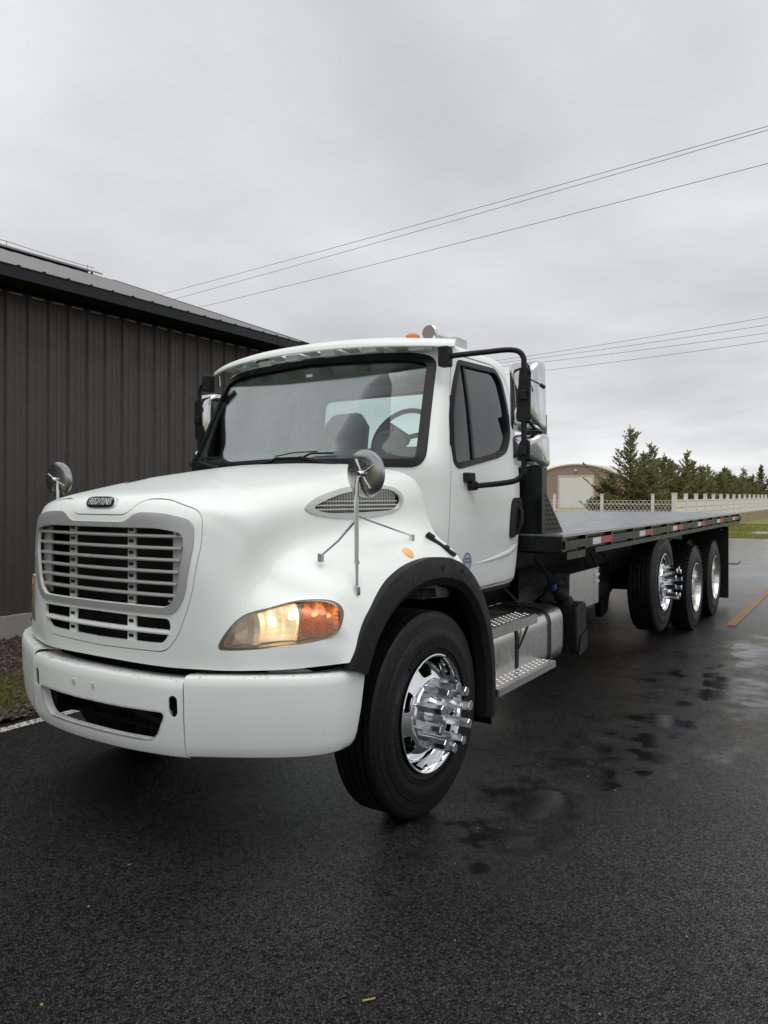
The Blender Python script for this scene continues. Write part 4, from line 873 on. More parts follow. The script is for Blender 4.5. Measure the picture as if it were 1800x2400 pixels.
# --- headlights, vents, side markers
M['dish_metal'] = simple('spotted_stainless', (0.42, 0.42, 0.42), 0.24, metal=1.0, var=0.25, vscale=40, rvar=0.08)
M['lamp_amber_lens'] = glass_mat('amber_inner_lens', (1.0, 0.80, 0.64), 1.0, rough=0.05)
for s in (1, -1):
    lens = boolean(shell(HOOD, 0.001, 0.004).mesh('n'), [('INTERSECT', hl_prism(HLp, s))])
    hl = tl('headlight', lens, 'lens', ang=50)
    sx = (lambda mb: mb if s > 0 else mirror_x(mb))
    q = lambda a, off, z: HO + HA * a + HN * off + Vector((0, 0, z))
    # bowl behind the lens, tub walls, bright reflector with stepped facets, amber indicator half
    n = len(HLp); tub = MB(); fr = []; bk = []
    for p in HLp:
        c = Vector((.27, 1.09)); w_ = c + (p - c) * 0.90; fr.append(p); bk.append(w_)
    def front_off(p): return 0.0
    vs = [q(p.x, -0.012 - 0.10 * max(0, (p.x - .40)) * 1.2, p.y) for p in HLp] + [q(p.x, -0.115 - 0.05 * max(0, (p.x - .35)), p.y) for p in bk]
    tub.add(vs, [(i, (i + 1) % n, n + (i + 1) % n, n + i) for i in range(n)]); tub.add([vs[n + i] for i in range(n)], [tuple(range(n))])
    tp('lamp_housing', sx(tub), 'lamp_tub', hl)
    rf = MB(); cols = [(.035, -.055), (.085, -.085), (.13, -.075), (.135, -.035), (.16, -.04), (.165, -.085), (.24, -.105), (.31, -.09), (.335, -.05)]
    def zr(a):
        up = [p.y for p in HLp if abs(p.x - a) < .03]; return (min(up) + .012, max(up) - .012)
    for i in range(len(cols) - 1):
        (a0, o0), (a1, o1) = cols[i], cols[i + 1]; (l0, h0), (l1, h1) = zr(a0), zr(a1); K = 6
        for j in range(K):
            f0, f1 = j / K, (j + 1) / K; bow = lambda f: 0.035 * (2 * f - 1) ** 2
            rf.add([q(a0, o0 + bow(f0), l0 + (h0 - l0) * f0), q(a1, o1 + bow(f0), l1 + (h1 - l1) * f0), q(a1, o1 + bow(f1), l1 + (h1 - l1) * f1), q(a0, o0 + bow(f1), l0 + (h0 - l0) * f1)], [(0, 1, 2, 3)])
    tp('main_reflector', sx(rf), 'reflector', hl, ang=20)
    ra = MB(); cols = [(.34, -.045), (.375, -.10), (.42, -.095), (.455, -.07), (.462, -.12), (.50, -.105)]
    for i in range(len(cols) - 1):
        (a0, o0), (a1, o1) = cols[i], cols[i + 1]; (l0, h0), (l1, h1) = zr(a0), zr(min(a1, .5)); K = 6
        for j in range(K):
            f0, f1 = j / K, (j + 1) / K; bow = lambda f: 0.03 * (2 * f - 1) ** 2
            ra.add([q(a0, o0 + bow(f0), l0 + (h0 - l0) * f0), q(a1, o1 + bow(f0), l1 + (h1 - l1) * f0), q(a1, o1 + bow(f1), l1 + (h1 - l1) * f1), q(a0, o0 + bow(f1), l0 + (h0 - l0) * f1)], [(0, 1, 2, 3)])
    tp('indicator_reflector', sx(ra), 'refl_amber', hl, ang=20)
    tp('indicator_lens', sx(MB().prism([q(.355, -.045, 1.172), q(.318, -.045, 1.022), q(.452, -.06, 1.042), q(.49, -.07, 1.10), q(.465, -.06, 1.168)], -HN * 0.004)), 'lamp_amber_lens', hl)
    for (a, off, z, r, m_) in ((.30, -.055, 1.118, .013, 'bulb'), (.20, -.075, 1.085, .011, 'bulb'), (.395, -.075, 1.128, .010, 'bulb_amber'), (.455, -.085, 1.122, .009, 'bulb_amber')):
        b = MB(); c = q(a, off, z); b.lathe([(-r * 1.4, 0.0), (-r * 1.2, r * 0.6), (-r * .5, r * .95), (r * .3, r), (r, r * .7), (r * 2.2, r * .5)], 12, 'y', c); tp('bulb', sx(b), m_, hl)
    # air vent on the hood side
    v = boolean(shell(HOOD, 0.007, 0.006).mesh('n'), [('INTERSECT', vent_prism(vent_o, s)), ('DIFFERENCE', vent_prism(vent_i, s))])
    vt = tl('hood_vent', v, 'stain_white', ang=32)
    def side_x(y, z): return .845 + (y - 3.15) * .118 - max(0, z - 1.60) * .55 * (1 if z > 1.60 else 0) + max(0, 1.60 - z) * 0.22
    bk = MB(); bk.add([(side_x(p.x, p.y) - .03, p.x, p.y) for p in vent_i], [tuple(range(len(vent_i)))]); tp('vent_backing', sx(bk), 'dark_core', vt, ang=None)
    def span(z):
        ys = [];
        for i in range(len(vent_i)):
            a, b = vent_i[i - 1], vent_i[i]
            if (a.y - z) * (b.y - z) <= 0 and abs(a.y - b.y) > 1e-6: ys.append(a.x + (b.x - a.x) * (z - a.y) / (b.y - a.y))
        return (min(ys), max(ys)) if len(ys) > 1 else None
    for k, z in enumerate((1.584, 1.604, 1.624, 1.644, 1.664)):
        sp_ = span(z)
        if sp_:
            a, b = sp_; m_ = 8; pts = [(side_x(a + (b - a) * i / m_, z) - .002, a + (b - a) * i / m_, z) for i in range(m_ + 1)]
            tp('vent_slat', sx(MB().tube(pts, .0042, 6)), 'stain_white', vt)
    for y in [2.90 + .021 * i for i in range(29)]:
        zz = [1.567 + 0.004 * i for i in range(32)]; ok = [z for z in zz if span(z) and span(z)[0] < y < span(z)[1]]
        if len(ok) > 2: tp('vent_fin', sx(MB().box(side_x(y, 1.6) - .028, side_x(y, 1.6) - .012, y - .0025, y + .0025, ok[0], ok[-1])), 'silver', vt)
    mk = MB().lathe([(-.01, .0), (-.01, .034), (.004, .034), (.009, .028), (.012, .0)], 20, 'x', (0, 0, 0)); Mm = Matrix.Translation((1.104, 3.247, 1.365)) @ Matrix.Rotation(R(-44), 4, 'Y') @ Matrix.Diagonal((1, 1.0, 1, 1))
    mk.v = [tuple(Mm @ Vector(p)) for p in mk.v]; tp('side_marker', sx(mk), 'marker')
    # hood latch strap
    la, lb = Vector((1.000, 3.615, 1.436)), Vector((1.150, 3.668, 1.326)); ld = (lb - la).normalized(); ln_ = Vector((.64, .03, .76)); lw = ld.cross(ln_).normalized(); ln_ = lw.cross(ld)
    lt = MB(); Ml = Matrix((ld, lw, ln_)).transposed().to_4x4(); Ml.translation = (la + lb) / 2
    lt.box(-.10, .10, -.013, .013, -.008, .012, 0, Ml); lt.box(-.098, -.05, -.019, .019, .008, .022, 0, Ml); lt.box(.02, .05, -.020, .020, .008, .020, 0, Ml)
    tp('hood_latch', sx(lt), 'black_plastic', bev=0.008)
    # spot mirror on its tripod
    cm = Vector((1.143, 2.80, 1.752)); nrm = Vector((-0.12, -0.99, -0.06)).normalized(); rot = nrm.to_track_quat('X', 'Z').to_matrix().to_4x4()
    ms = tp('hood_mirror', sx(MB().tube([(1.118, 2.785, 1.74), (1.115, 2.78, 1.70), (1.112, 2.782, 1.60), (1.113, 2.782, 1.42), (1.120, 2.774, 1.235)], [.0095, .0095, .0105, .0105, .007], 10)), 'chrome_wet')
    dish = MB().lathe([(.014, 0.0), (.013, .03), (.008, .075), (.001, .102), (-.004, .108), (-.014, .109), (-.020, .106), (-.020, .0)], 40, 'x'); dm = Matrix.Translation(cm) @ rot; dish.v = [tuple(dm @ Vector(p)) for p in dish.v]; tp('mirror_dish', sx(dish), 'dish_metal', ms)
    for a in (0.5, 2.1, 3.65, 5.25):
        w_ = MB().box(.030, .036, .015, .088, -.0032, .0032); sh = Matrix.Rotation(a, 4, 'X') @ Matrix.Rotation(0, 4, 'Z')
        w_ = MB().tube([(.0165, .015, 0), (.0105, .078, 0)], .0032, 6); w_.v = [tuple(dm @ (sh @ Vector(p))) for p in w_.v]; tp('dish_rib', sx(w_), 'chrome', ms)
    hb = MB().lathe([(.04, 0), (.04, .010), (.036, .014), (.022, .016), (.012, .016)], 14, 'x'); hb.v = [tuple(dm @ Vector(p)) for p in hb.v]; tp('mirror_swivel', sx(hb), 'chrome', ms)
    tp('strut', sx(MB().tube([(1.108, 2.785, 1.545), (1.03, 2.76, 1.45), (.952, 2.73, 1.378)], [.007, .0065, .0055], 8)), 'chrome_wet', ms)
    tp('strut', sx(MB().tube([(1.108, 2.79, 1.56), (1.06, 3.11, 1.50), (1.014, 3.432, 1.44)], [.006, .0055, .005], 8)), 'chrome_wet', ms)
    for (fx, fy, fz) in ((.950, 2.728, 1.372), (1.122, 2.772, 1.228), (1.012, 3.437, 1.430)):
        tp('strut_foot', sx(MB().box(fx - .010, fx + .012, fy - .013, fy + .013, fz - .024, fz + .018)), 'chrome_wet', ms, bev=.004)
    tp('strut_collar', sx(MB().tube([(1.1105, 2.786, 1.36), (1.109, 2.787, 1.345)], .0135, 10)), 'chrome_wet', ms)
# --- fender flares: black rubber arch in two lengths with counter-bored bolts
WY, WZ = 3.42, 0.52
arch = [(2.650, .905), (2.685, .985), (2.745, 1.085), (2.83, 1.175), (2.94, 1.25), (3.07, 1.30), (3.22, 1.33), (3.38, 1.338), (3.54, 1.325), (3.70, 1.275), (3.84, 1.18), (3.95, 1.05), (4.03, .90), (4.08, .72), (4.10, .55), (4.105, .36)]
def flare(seq, s, taper=0.0):
    pts = crv([Vector((a, b)) for a, b in seq], 5); mb = MB(); ctr = Vector((3.40, .62)); vs = []; prof = [(-.002, 0.0, -.03), (0.0, .0, .022), (-.035, .0, .034), (-.105, .0, .034), (-.145, .0, .006), (-.150, .0, -.06), (-.135, .0, -.06), (-.03, .0, -.015)]
    for i, p in enumerate(pts):
        tg = (pts[min(i + 1, len(pts) - 1)] - pts[max(i - 1, 0)]).normalized(); nn = Vector((-tg.y, tg.x))
        if nn.dot(ctr - p) > 0: nn = -nn
        xb = 1.165 + .012 * math.sin(math.pi * i / len(pts))
        for (rr, _, xx) in prof: q = p + nn * rr * (1 - taper * i / len(pts)); vs.append((xb + xx, q.x, q.y))
    m_ = len(prof); mb.add(vs, [(i * m_ + j, i * m_ + (j + 1) % m_, (i + 1) * m_ + (j + 1) % m_, (i + 1) * m_ + j) for i in range(len(pts) - 1) for j in range(m_)] + [tuple(range(m_)), tuple((len(pts) - 1) * m_ + j for j in range(m_))])
    return mb if s > 0 else mirror_x(mb)
for s in (1, -1):
    f1 = tp('fender_flare', flare(arch[:9], s), 'black_plastic', ang=30)
    f2 = tp('fender_flare', flare([(3.555, 1.321)] + arch[9:], s, .45), 'black_plastic', ang=30)
    for (y, z) in ((2.765, .985), (2.875, 1.145), (3.06, 1.245), (3.44, 1.285)):
        b = MB().lathe([(.0355, .013), (.0355, .0175), (.031, .019)], 14, 'x', (1.172, y, z)); b.lathe([(.036, .0), (.0362, .0135)], 14, 'x', (1.172, y, z)); tp('flare_bolt', b if s > 0 else mirror_x(b), 'dark_core', f1)
    b = MB().lathe([(.036, .0), (.0362, .0135)], 14, 'x', (1.172, 3.66, 1.245)); tp('flare_bolt', b if s > 0 else mirror_x(b), 'dark_core', f2)
    # inner wheel tub
    tb = MB(); pts = crv([Vector((a, b)) for a, b in arch], 3); cc = Vector((3.40, .6)); vs = []
    for p in pts: q = cc + (p - cc) * .975; vs += [(1.155, q.x, q.y), (.62, q.x, q.y)]
    tb.add(vs, [(2 * i, 2 * i + 1, 2 * i + 3, 2 * i + 2) for i in range(len(pts) - 1)])
    tb.add([(.62, p.x, p.y) for p in [cc + (p_ - cc) * .975 for p_ in pts]], [tuple(range(len(pts)))])
    tp('wheel_tub', tb if s > 0 else mirror_x(tb), 'black_frame', ang=40)
    # rear lower fender skirt behind the wheel and mud flap
    fl = MB().box(1.0, 1.17, 4.085, 4.10, .30, .62); tp('mud_flap', fl if s > 0 else mirror_x(fl), 'black_frame')
# --- bumper: centre section and two corner sections
def sweep(path, prof, closed=False):
    """path: list of (x,y) ; prof: list of (out, z). outward = to the left of travel rotated towards -y"""
    pts = [Vector(p) for p in path]; vs = []
    for i, p in enumerate(pts):
        tg = (pts[min(i + 1, len(pts) - 1)] - pts[max(i - 1, 0)]).normalized(); nn = Vector((tg.y, -tg.x))
        for (o, z) in prof: q = p + nn * o; vs.append((q.x, q.y, z))
    m_ = len(prof); fs = [(i * m_ + j, i * m_ + (j + 1) % m_, (i + 1) * m_ + (j + 1) % m_, (i + 1) * m_ + j) for i in range(len(pts) - 1) for j in range(m_)]
    fs += [tuple(range(m_)), tuple((len(pts) - 1) * m_ + j for j in range(m_ - 1, -1, -1))]
    return MB().add(vs, fs)
def bprof(zt, zb, dep=.13, th=.006):
    o = [(-dep, zt - .012), (-.050, zt - .003), (-.022, zt - .003), (-.008, zt - .010), (-.001, zt - .024), (.001, zt - .05), (-.003, (zt + zb) / 2), (-.014, zb + .07), (-.022, zb + .035), (-.032, zb + .014), (-.050, zb + .004), (-.10, zb)]
    i = [(a - th if k < 6 else a - th * 1.0, b - (th if k < 5 else 0) + (th if k > 8 else 0)) for k, (a, b) in enumerate(o)]
    return o + list(reversed(i))
cpath = crv([Vector(p) for p in [(-.549, 2.272), (-.42, 2.238), (-.22, 2.208), (0, 2.20), (.22, 2.208), (.42, 2.238), (.549, 2.272)]], 8)
cm_ = sweep(cpath, bprof(.850, .490)).mesh('bumper')
slot = rpoly([(-.462, .700), (.462, .700), (.40, .566), (-.40, .566)], [.035, .035, .06, .06], 6)
fog = lambda x: [Vector((x + .022 * math.cos(a), .732 + .021 * (1 if math.sin(a) > 0 else -1) + .026 * math.sin(a))) for a in [2 * math.pi * k / 24 for k in range(24)]]
bops = [('DIFFERENCE', xz_prism(slot, 2.0, 2.6))] + [('DIFFERENCE', xz_prism(fog(x), 2.0, 2.6)) for x in (-.500, .500)]
bum = tl('bumper_face', boolean(cm_, bops), 'white_matte', ang=35)
# inward lip round the slot, cut from a thicker copy of the same skin
lipm = sweep(cpath, bprof(.850, .490, th=.045)).mesh('lip')
tl('slot_lip', boolean(lipm, [('INTERSECT', xz_prism(inset(slot, -.007), 2.0, 2.6)), ('DIFFERENCE', xz_prism(slot, 1.9, 2.7))]), 'white_matte', bum, ang=40)
for (x, z) in ((-.115, .775), (.03, .775)): tp('plate_clip', MB().box(x - .008, x + .008, 2.192, 2.204, z - .010, z + .010), 'stain_white', bum, bev=.002)
for s in (1, -1):
    kp = crv([Vector(p) for p in [(.556, 2.272), (.70, 2.330), (.85, 2.398), (.985, 2.472), (1.085, 2.548), (1.145, 2.632), (1.168, 2.715), (1.172, 2.765)]], 6)
    zt = [.868 + .030 * min(1, i / (len(kp) * .5)) for i in range(len(kp))]
    base = sweep(kp, bprof(.868, .492)); m_ = len(bprof(.868, .492)); vs = []
    for i in range(len(kp)):
        f = i / (len(kp) - 1)
        for j in range(m_):
            x, y, z = base.v[i * m_ + j]; g = (z - .492) / (.868 - .492); z2 = (.497 + .045 * f) + g * ((.868 + .022 * math.sin(f * 1.6)) - (.497 + .045 * f)); tuck = (1 - g) * f ** 3
            vs.append((x - .018 * tuck, y - .03 * tuck, z2))
    base.v = vs; tp('bumper_corner', base if s > 0 else mirror_x(base), 'white_matte', ang=35)
    tp('bumper_bracket', MB().box(s * .44 - .04, s * .44 + .04, 2.30, 2.9, .55, .80), 'black_frame')
# behind the bumper: cross beam and cooler pack
tp('front_crossmember', MB().box(-.60, .60, 2.45, 2.58, .60, .84), 'black_frame', bev=.02)
tp('lower_air_dam', MB().box(-.30, .44, 2.42, 2.50, .54, .62), 'black_gloss', bev=.02)
tp('cooler_hose', MB().tube([(.10, 2.40, .62), (.28, 2.39, .60), (.38, 2.42, .64), (.40, 2.5, .72)], .022, 8), 'black_plastic')

# --- cab skin: horizontal slices (z, half width, front y at centre, rear y, front corner bulge)
SL = [(1.06, .985, 3.62, 4.90), (1.10, 1.005, 3.60, 4.92), (1.25, 1.022, 3.57, 4.93), (1.45, 1.036, 3.55, 4.935), (1.65, 1.040, 3.53, 4.94), (1.78, 1.036, 3.51, 4.94), (1.86, 1.028, 3.515, 4.94), (1.98, 1.015, 3.575, 4.94), (2.12, .998, 3.645, 4.94), (2.26, .978, 3.715, 4.94), (2.38, .957, 3.775, 4.938), (2.47, .940, 3.825, 4.932), (2.535, .922, 3.87, 4.92), (2.575, .895, 3.92, 4.895), (2.605, .845, 3.985, 4.86), (2.628, .765, 4.06, 4.81), (2.645, .65, 4.15, 4.74), (2.657, .47, 4.27, 4.66), (2.662, .22, 4.42, 4.56)]
def cab_ring(w, yf, yr):
    k = (yr - yf) / 1.42
    h = [(0, yf), (.25 * w, yf + .012 * k), (.50 * w, yf + .048 * k), (.72 * w, yf + .108 * k), (.86 * w, yf + .165 * k), (.925 * w, yf + .205 * k), (.968 * w, yf + .255 * k), (.990 * w, yf + .325 * k), (w, yf + .45 * k), (w, yf + .80 * k), (w, yf + 1.08 * k), (.997 * w, yr - .14 * k), (.975 * w, yr - .055 * k), (.90 * w, yr - .012 * k), (.6 * w, yr), (.3 * w, yr), (0, yr)]
    return h
def cab_grid():
    rows = []
    for (z, w, yf, yr) in SL:
        h = cab_ring(w, yf, yr); ring = [Vector((a, b, z)) for a, b in h] + [Vector((-a, b, z)) for a, b in reversed(h[1:-1])]
        rows.append(crv(ring, 5, True))
    cols = list(zip(*rows)); dc = [crv(list(c), 5) for c in cols]
    return [list(r) for r in zip(*dc)]
CAB = cab_grid()
def cab_shell(o, i, mi=0): return shell(CAB, o, i, per_u=True, cap_v=True, mi_in=mi).mesh('n')
def cab_x(y, z):
    best = (9, 1.0)
    for r in CAB:
        if abs(r[0].z - z) > .035: continue
        for p in r:
            if p.x > .5:
                d_ = (p.y - y) ** 2 + (p.z - z) ** 2
                if d_ < best[0]: best = (d_, p.x)
    return best[1]
ws_o = rpoly(sym([(0, 2.548), (.70, 2.525), (.862, 2.490), (.945, 1.815), (.60, 1.822), (0, 1.835)]), [0, .1, .10, .09, .2, 0, .2, .09, .10, .1], 6)
ws_i = inset(ws_o, .045)
def xz2(poly, y0, y1): return MB().prism([(p.x, y0, p.y) for p in poly], (0, y1 - y0, 0), 1).mesh('c')
def yz2(poly, x0, x1): return MB().prism([(x0, p.x, p.y) for p in poly], (x1 - x0, 0, 0), 1).mesh('c')
win_o = rpoly([(4.115, 2.484), (4.66, 2.506), (4.735, 2.43), (4.765, 2.23), (4.745, 2.06), (4.66, 1.945), (4.52, 1.902), (3.94, 1.812), (3.886, 1.84), (3.884, 1.97), (3.912, 2.12), (4.00, 2.315)], [.03, .07, .05, .08, .08, .06, .06, .03, .03, .03, .08, .08], 6)
win_i = inset(win_o, .030)
door_o = rpoly([(4.065, 2.520), (4.66, 2.533), (4.83, 2.44), (4.885, 2.05), (4.885, 1.25), (4.875, 1.085), (4.60, 1.075), (3.89, 1.068), (3.835, 1.30), (3.84, 1.75), (3.87, 1.95), (3.965, 2.28)], [.03, .16, .16, .2, .15, .05, .02, .03, .1, .1, .1, .1], 6)
rear_o = rpoly([(-.72, 2.44), (.72, 2.44), (.76, 1.98), (-.76, 1.98)], .09, 6)
cut = [('DIFFERENCE', xz2(ws_o, 3.2, 4.25)), ('DIFFERENCE', yz2(door_o, .80, 1.3)), ('DIFFERENCE', yz2(door_o, -1.3, -.80)), ('DIFFERENCE', xz2(rear_o, 4.7, 5.2))]
cab = tl('cab_body', boolean(cab_shell(0, .03, 1), cut), ['white', 'interior'], ang=32)
glass = boolean(cab_shell(-.004, .009), [('INTERSECT', xz2(inset(ws_o, .02), 3.2, 4.25))])
wsg = tl('windscreen', glass, 'glass', ang=50)
ring = boolean(cab_shell(.009, .012), [('INTERSECT', xz2(inset(ws_o, -.004), 3.2, 4.25)), ('DIFFERENCE', xz2(ws_i, 3.1, 4.4))])
tl('windscreen_seal', ring, 'seal', wsg, ang=32)
band_p = [Vector(p) for p in [(-.84, 2.45), (-.85, 2.345), (-.82, 2.318), (.82, 2.318), (.85, 2.345), (.84, 2.45), (.76, 2.52), (-.76, 2.52)]]
tl('tint_band', boolean(cab_shell(-.0095, .012), [('INTERSECT', xz2(band_p, 3.2, 4.25))]), 'glass_band', wsg, ang=50)
rg = boolean(cab_shell(-.008, .013), [('INTERSECT', xz2(inset(rear_o, -.005), 4.7, 5.2))]); tl('rear_window', rg, 'glass', ang=50)
rs = boolean(cab_shell(.006, .016), [('INTERSECT', xz2(inset(rear_o, -.012), 4.7, 5.2)), ('DIFFERENCE', xz2(inset(rear_o, .02), 4.6, 5.3))]); tl('rear_window_seal', rs, 'seal', ang=40)
for s in (1, -1):
    X0, X1 = (.80, 1.3) if s > 0 else (-1.3, -.80)
    if s < 0:
        win_o = [Vector((p.x + (.07 if p.x > 4.45 else 0), p.y)) for p in win_o]; win_i = inset(win_o, .030)
    d_ = boolean(cab_shell(0, .03, 1), [('INTERSECT', yz2(inset(door_o, .009), X0, X1)), ('DIFFERENCE', yz2(win_o, X0 - .1, X1 + .1))])
    door = tl('door', d_, ['white', 'interior'], ang=32)
    tl('door_glass', boolean(cab_shell(-.014, .019), [('INTERSECT', yz2(inset(win_o, .012), X0, X1))]), 'glass_side', door, ang=50)
    tl('window_frame', boolean(cab_shell(.005, .022), [('INTERSECT', yz2(inset(win_o, -.003), X0, X1)), ('DIFFERENCE', yz2(win_i, X0 - .1, X1 + .1))]), 'seal', door, ang=32)
    qd = [Vector(p) for p in [(4.175, 2.486), (4.203, 2.487), (4.172, 1.846), (4.144, 1.842)]]
    tl('window_divider', boolean(cab_shell(-.004, .02), [('INTERSECT', yz2(qd, X0, X1))]), 'seal', door, ang=32)
    sx = (lambda mb: mb if s > 0 else mirror_x(mb))
    # pull handle in its recess plate
    hp = rpoly([(4.70, 1.640), (4.86, 1.640), (4.868, 1.55), (4.82, 1.42), (4.735, 1.372), (4.668, 1.372), (4.672, 1.52)], [.05, .03, .05, .06, .04, .03, .06], 5)
    pl = tp('handle_plate', sx(MB().prism([(1.034, p.x, p.y) for p in hp], (.014, 0, 0))), 'black_plastic', door, bev=.004)
    tp('handle_recess', sx(MB().prism([(1.046, p.x, p.y) for p in rpoly([(4.725, 1.56), (4.83, 1.56), (4.80, 1.43), (4.735, 1.40), (4.695, 1.42)], .04, 4)], (.0035, 0, 0))), 'dark_core', door)
    tp('handle_grip', sx(MB().tube([(1.048, 4.80, 1.575), (1.066, 4.80, 1.55), (1.07, 4.79, 1.48), (1.062, 4.77, 1.42), (1.048, 4.755, 1.395)], [.012, .015, .016, .015, .010], 8)), 'black_gloss', door)
    tp('lock', sx(MB().lathe([(.0, .010), (.004, .010), (.005, .0)], 12, 'x', (1.048, 4.795, 1.612))), 'dark_core', door)
    # swept crease below the handle: a shallow proud blister on the door skin
    bl = []
    for i in range(19):
        f = i / 18; y = 4.15 + f * .70; zc = 1.235 + .055 * f ** 1.5 + .06 * max(0, f - .75) * 4 * .6; hh = .030 * (f ** .8) * (1 if f < .9 else (1 - f) * 10 + .02); bl.append((y, zc, hh))
    bv = MB(); vs = []
    for (y, zc, hh) in bl:
        for g in (-1, -.5, 0, .5, 1): z = zc + g * hh; vs.append((cab_x(y, z) + .009 * (1 - g * g) * min(1, hh / .02) - .001, y, z))
    bv.add(vs, [(i * 5 + j, i * 5 + j + 1, i * 5 + 6 + j, i * 5 + 5 + j) for i in range(18) for j in range(4)]); tp('door_crease', sx(bv), 'white', door, ang=80)
    # mirror brackets, bowed arm, two chrome housings
    ar = crv([Vector(p) for p in [(.99, 3.905, 2.468), (1.06, 3.93, 2.475), (1.16, 4.03, 2.495), (1.25, 4.115, 2.512), (1.312, 4.15, 2.505), (1.342, 4.16, 2.47), (1.348, 4.16, 2.41), (1.348, 4.16, 2.1), (1.348, 4.16, 1.83), (1.338, 4.158, 1.775), (1.30, 4.145, 1.742), (1.22, 4.12, 1.726), (1.10, 4.09, 1.714), (1.05, 4.08, 1.71)]], 5)
    arm = tp('mirror_arm', sx(MB().tube(ar, .0165, 12)), 'black_plastic')
    tp('arm_bracket', sx(MB().box(.935, 1.005, 3.855, 3.925, 2.405, 2.525)), 'black_plastic', arm, bev=.012)
    tp('arm_bracket', sx(MB().box(1.025, 1.075, 3.985, 4.085, 1.735, 1.79)), 'black_plastic', arm, bev=.01)
    tp('arm_bracket', sx(MB().box(1.035, 1.085, 4.035, 4.105, 1.685, 1.742)), 'black_plastic', arm, bev=.014)
    def housing(x0, x1, z0, z1, y0, dep, bulge):
        g = []; nx_, nz_ = 14, 18
        ol = rpoly([(x0, z0), (x1, z0), (x1, z1), (x0, z1)], .035, 5); c = Vector(((x0 + x1) / 2, (z0 + z1) / 2)); mb = MB(); vs = []; lay = [(1.0, dep), (1.0, dep * .55), (.985, dep * .32), (.94, dep * .13), (.86, -.006), (.74, -.022), (.58, -.036), (.38, -.046), (.18, -.051), (.0001, -.052)]
        for (k, yy) in lay:
            for p in ol: q = c + (p - c) * k; vs.append((q.x, y0 + yy, q.y))
        n = len(ol); fs = [(i * n + j, i * n + (j + 1) % n, (i + 1) * n + (j + 1) % n, (i + 1) * n + j) for i in range(len(lay) - 1) for j in range(n)]
        tl_ = .05 if z1 - z0 > .3 else .10; vs = [(a, b + (c.y - e_) * tl_, e_) for a, b, e_ in vs]
        mb.add(vs, fs); return mb, ol, c
    for (x0, x1, z0, z1, dep) in ((1.232, 1.428, 2.040, 2.452, .10), (1.250, 1.452, 1.822, 2.020, .10)):
        mb, ol, c = housing(x0, x1, z0, z1, 4.20, dep, .012); h = tp('mirror_housing', sx(mb), 'chrome_dim', ang=40)
        mg = MB(); mg.add([(p.x, 4.20 + dep - .012, p.y) for p in [c + (p - c) * .97 for p in ol]], [tuple(range(len(ol)))]); tp('mirror_face', sx(mg), 'mirror_glass', h)
        zc = (z0 + z1) / 2 if z1 - z0 > .3 else (z0 + z1) / 2
        rc = rpoly([(1.300, zc - (.16 if z1 - z0 > .3 else .06)), (1.385, zc - (.16 if z1 - z0 > .3 else .06)), (1.392, zc + (.15 if z1 - z0 > .3 else .06)), (1.325, zc + (.17 if z1 - z0 > .3 else .06))], .035, 5)
        tp('housing_recess', sx(MB().prism([(p.x, 4.145, p.y) for p in rc], (0, .04, 0))), 'black_plastic', h, bev=.004)
        tp('arm_clamp', sx(MB().box(1.322, 1.374, 4.125, 4.160, zc - .032, zc + .024)), 'black_plastic', h, bev=.008)
    cb = MB().tube(crv([Vector(p) for p in [(1.372, 4.15, 2.425), (1.39, 4.14, 2.39), (1.372, 4.13, 2.36), (1.40, 4.12, 2.33), (1.45, 4.12, 2.30), (1.475, 4.12, 2.285)]], 4), .0045, 6); cb.tube([(1.465, 4.12, 2.29), (1.49, 4.12, 2.272)], .011, 8)
    if s > 0: tp('mirror_cable', cb, 'black_plastic', arm)
# rear corner trim and sill
for s in (1, -1):
    sx = (lambda mb: mb if s > 0 else mirror_x(mb))
    tp('cab_sill', sx(MB().box(.80, .95, 3.85, 4.88, 1.02, 1.062)), 'black_frame', bev=.01)
# certified clean idle sticker on the driver's door
st = tp('idle_sticker', MB().lathe([(0, .056), (.0015, .056), (.0016, .0)], 32, 'x', (cab_x(4.06, 1.258) + .004, 4.06, 1.258)), simple('sticker_blue_white', (0.42, 0.44, 0.55), 0.35, var=0.1, vscale=50))
tp('sticker_ring', MB().lathe([(.0017, .054), (.0022, .054), (.0022, .046), (.0017, .046)], 32, 'x', (cab_x(4.06, 1.258) + .004, 4.06, 1.258)), simple('sticker_rim', (0.12, 0.13, 0.25), 0.4), st)
def word(txt, size, pos, mat, par, rotm):
    cu = bpy.data.curves.new('w', 'FONT'); cu.body = txt; cu.size = size; cu.align_x = 'CENTER'; cu.align_y = 'CENTER'; cu.offset = size * .02
    o = bpy.data.objects.new('t', cu); C.objects.link(o); bpy.context.view_layer.update(); me = bpy.data.meshes.new_from_object(o.evaluated_get(bpy.context.evaluated_depsgraph_get())); bpy.data.objects.remove(o)
    me.transform(Matrix.Translation(pos) @ rotm); return tl('sticker_lettering', me, mat, par, ang=None)
rotx = Matrix.Rotation(R(90), 4, 'Z') @ Matrix.Rotation(R(90), 4, 'X')
M['ink'] = simple('dark_ink', (0.05, 0.05, 0.12), 0.5); M['ink_red'] = simple('red_ink', (0.4, 0.02, 0.02), 0.5)
word('CERTIFIED', .0165, (cab_x(4.06, 1.258) + .0068, 4.06, 1.274), 'ink', st, rotx); word('CLEAN IDLE', .0165, (cab_x(4.06, 1.258) + .0068, 4.06, 1.255), 'ink', st, rotx); word('E', .016, (cab_x(4.06, 1.258) + .0068, 4.078, 1.236), 'ink_red', st, rotx)
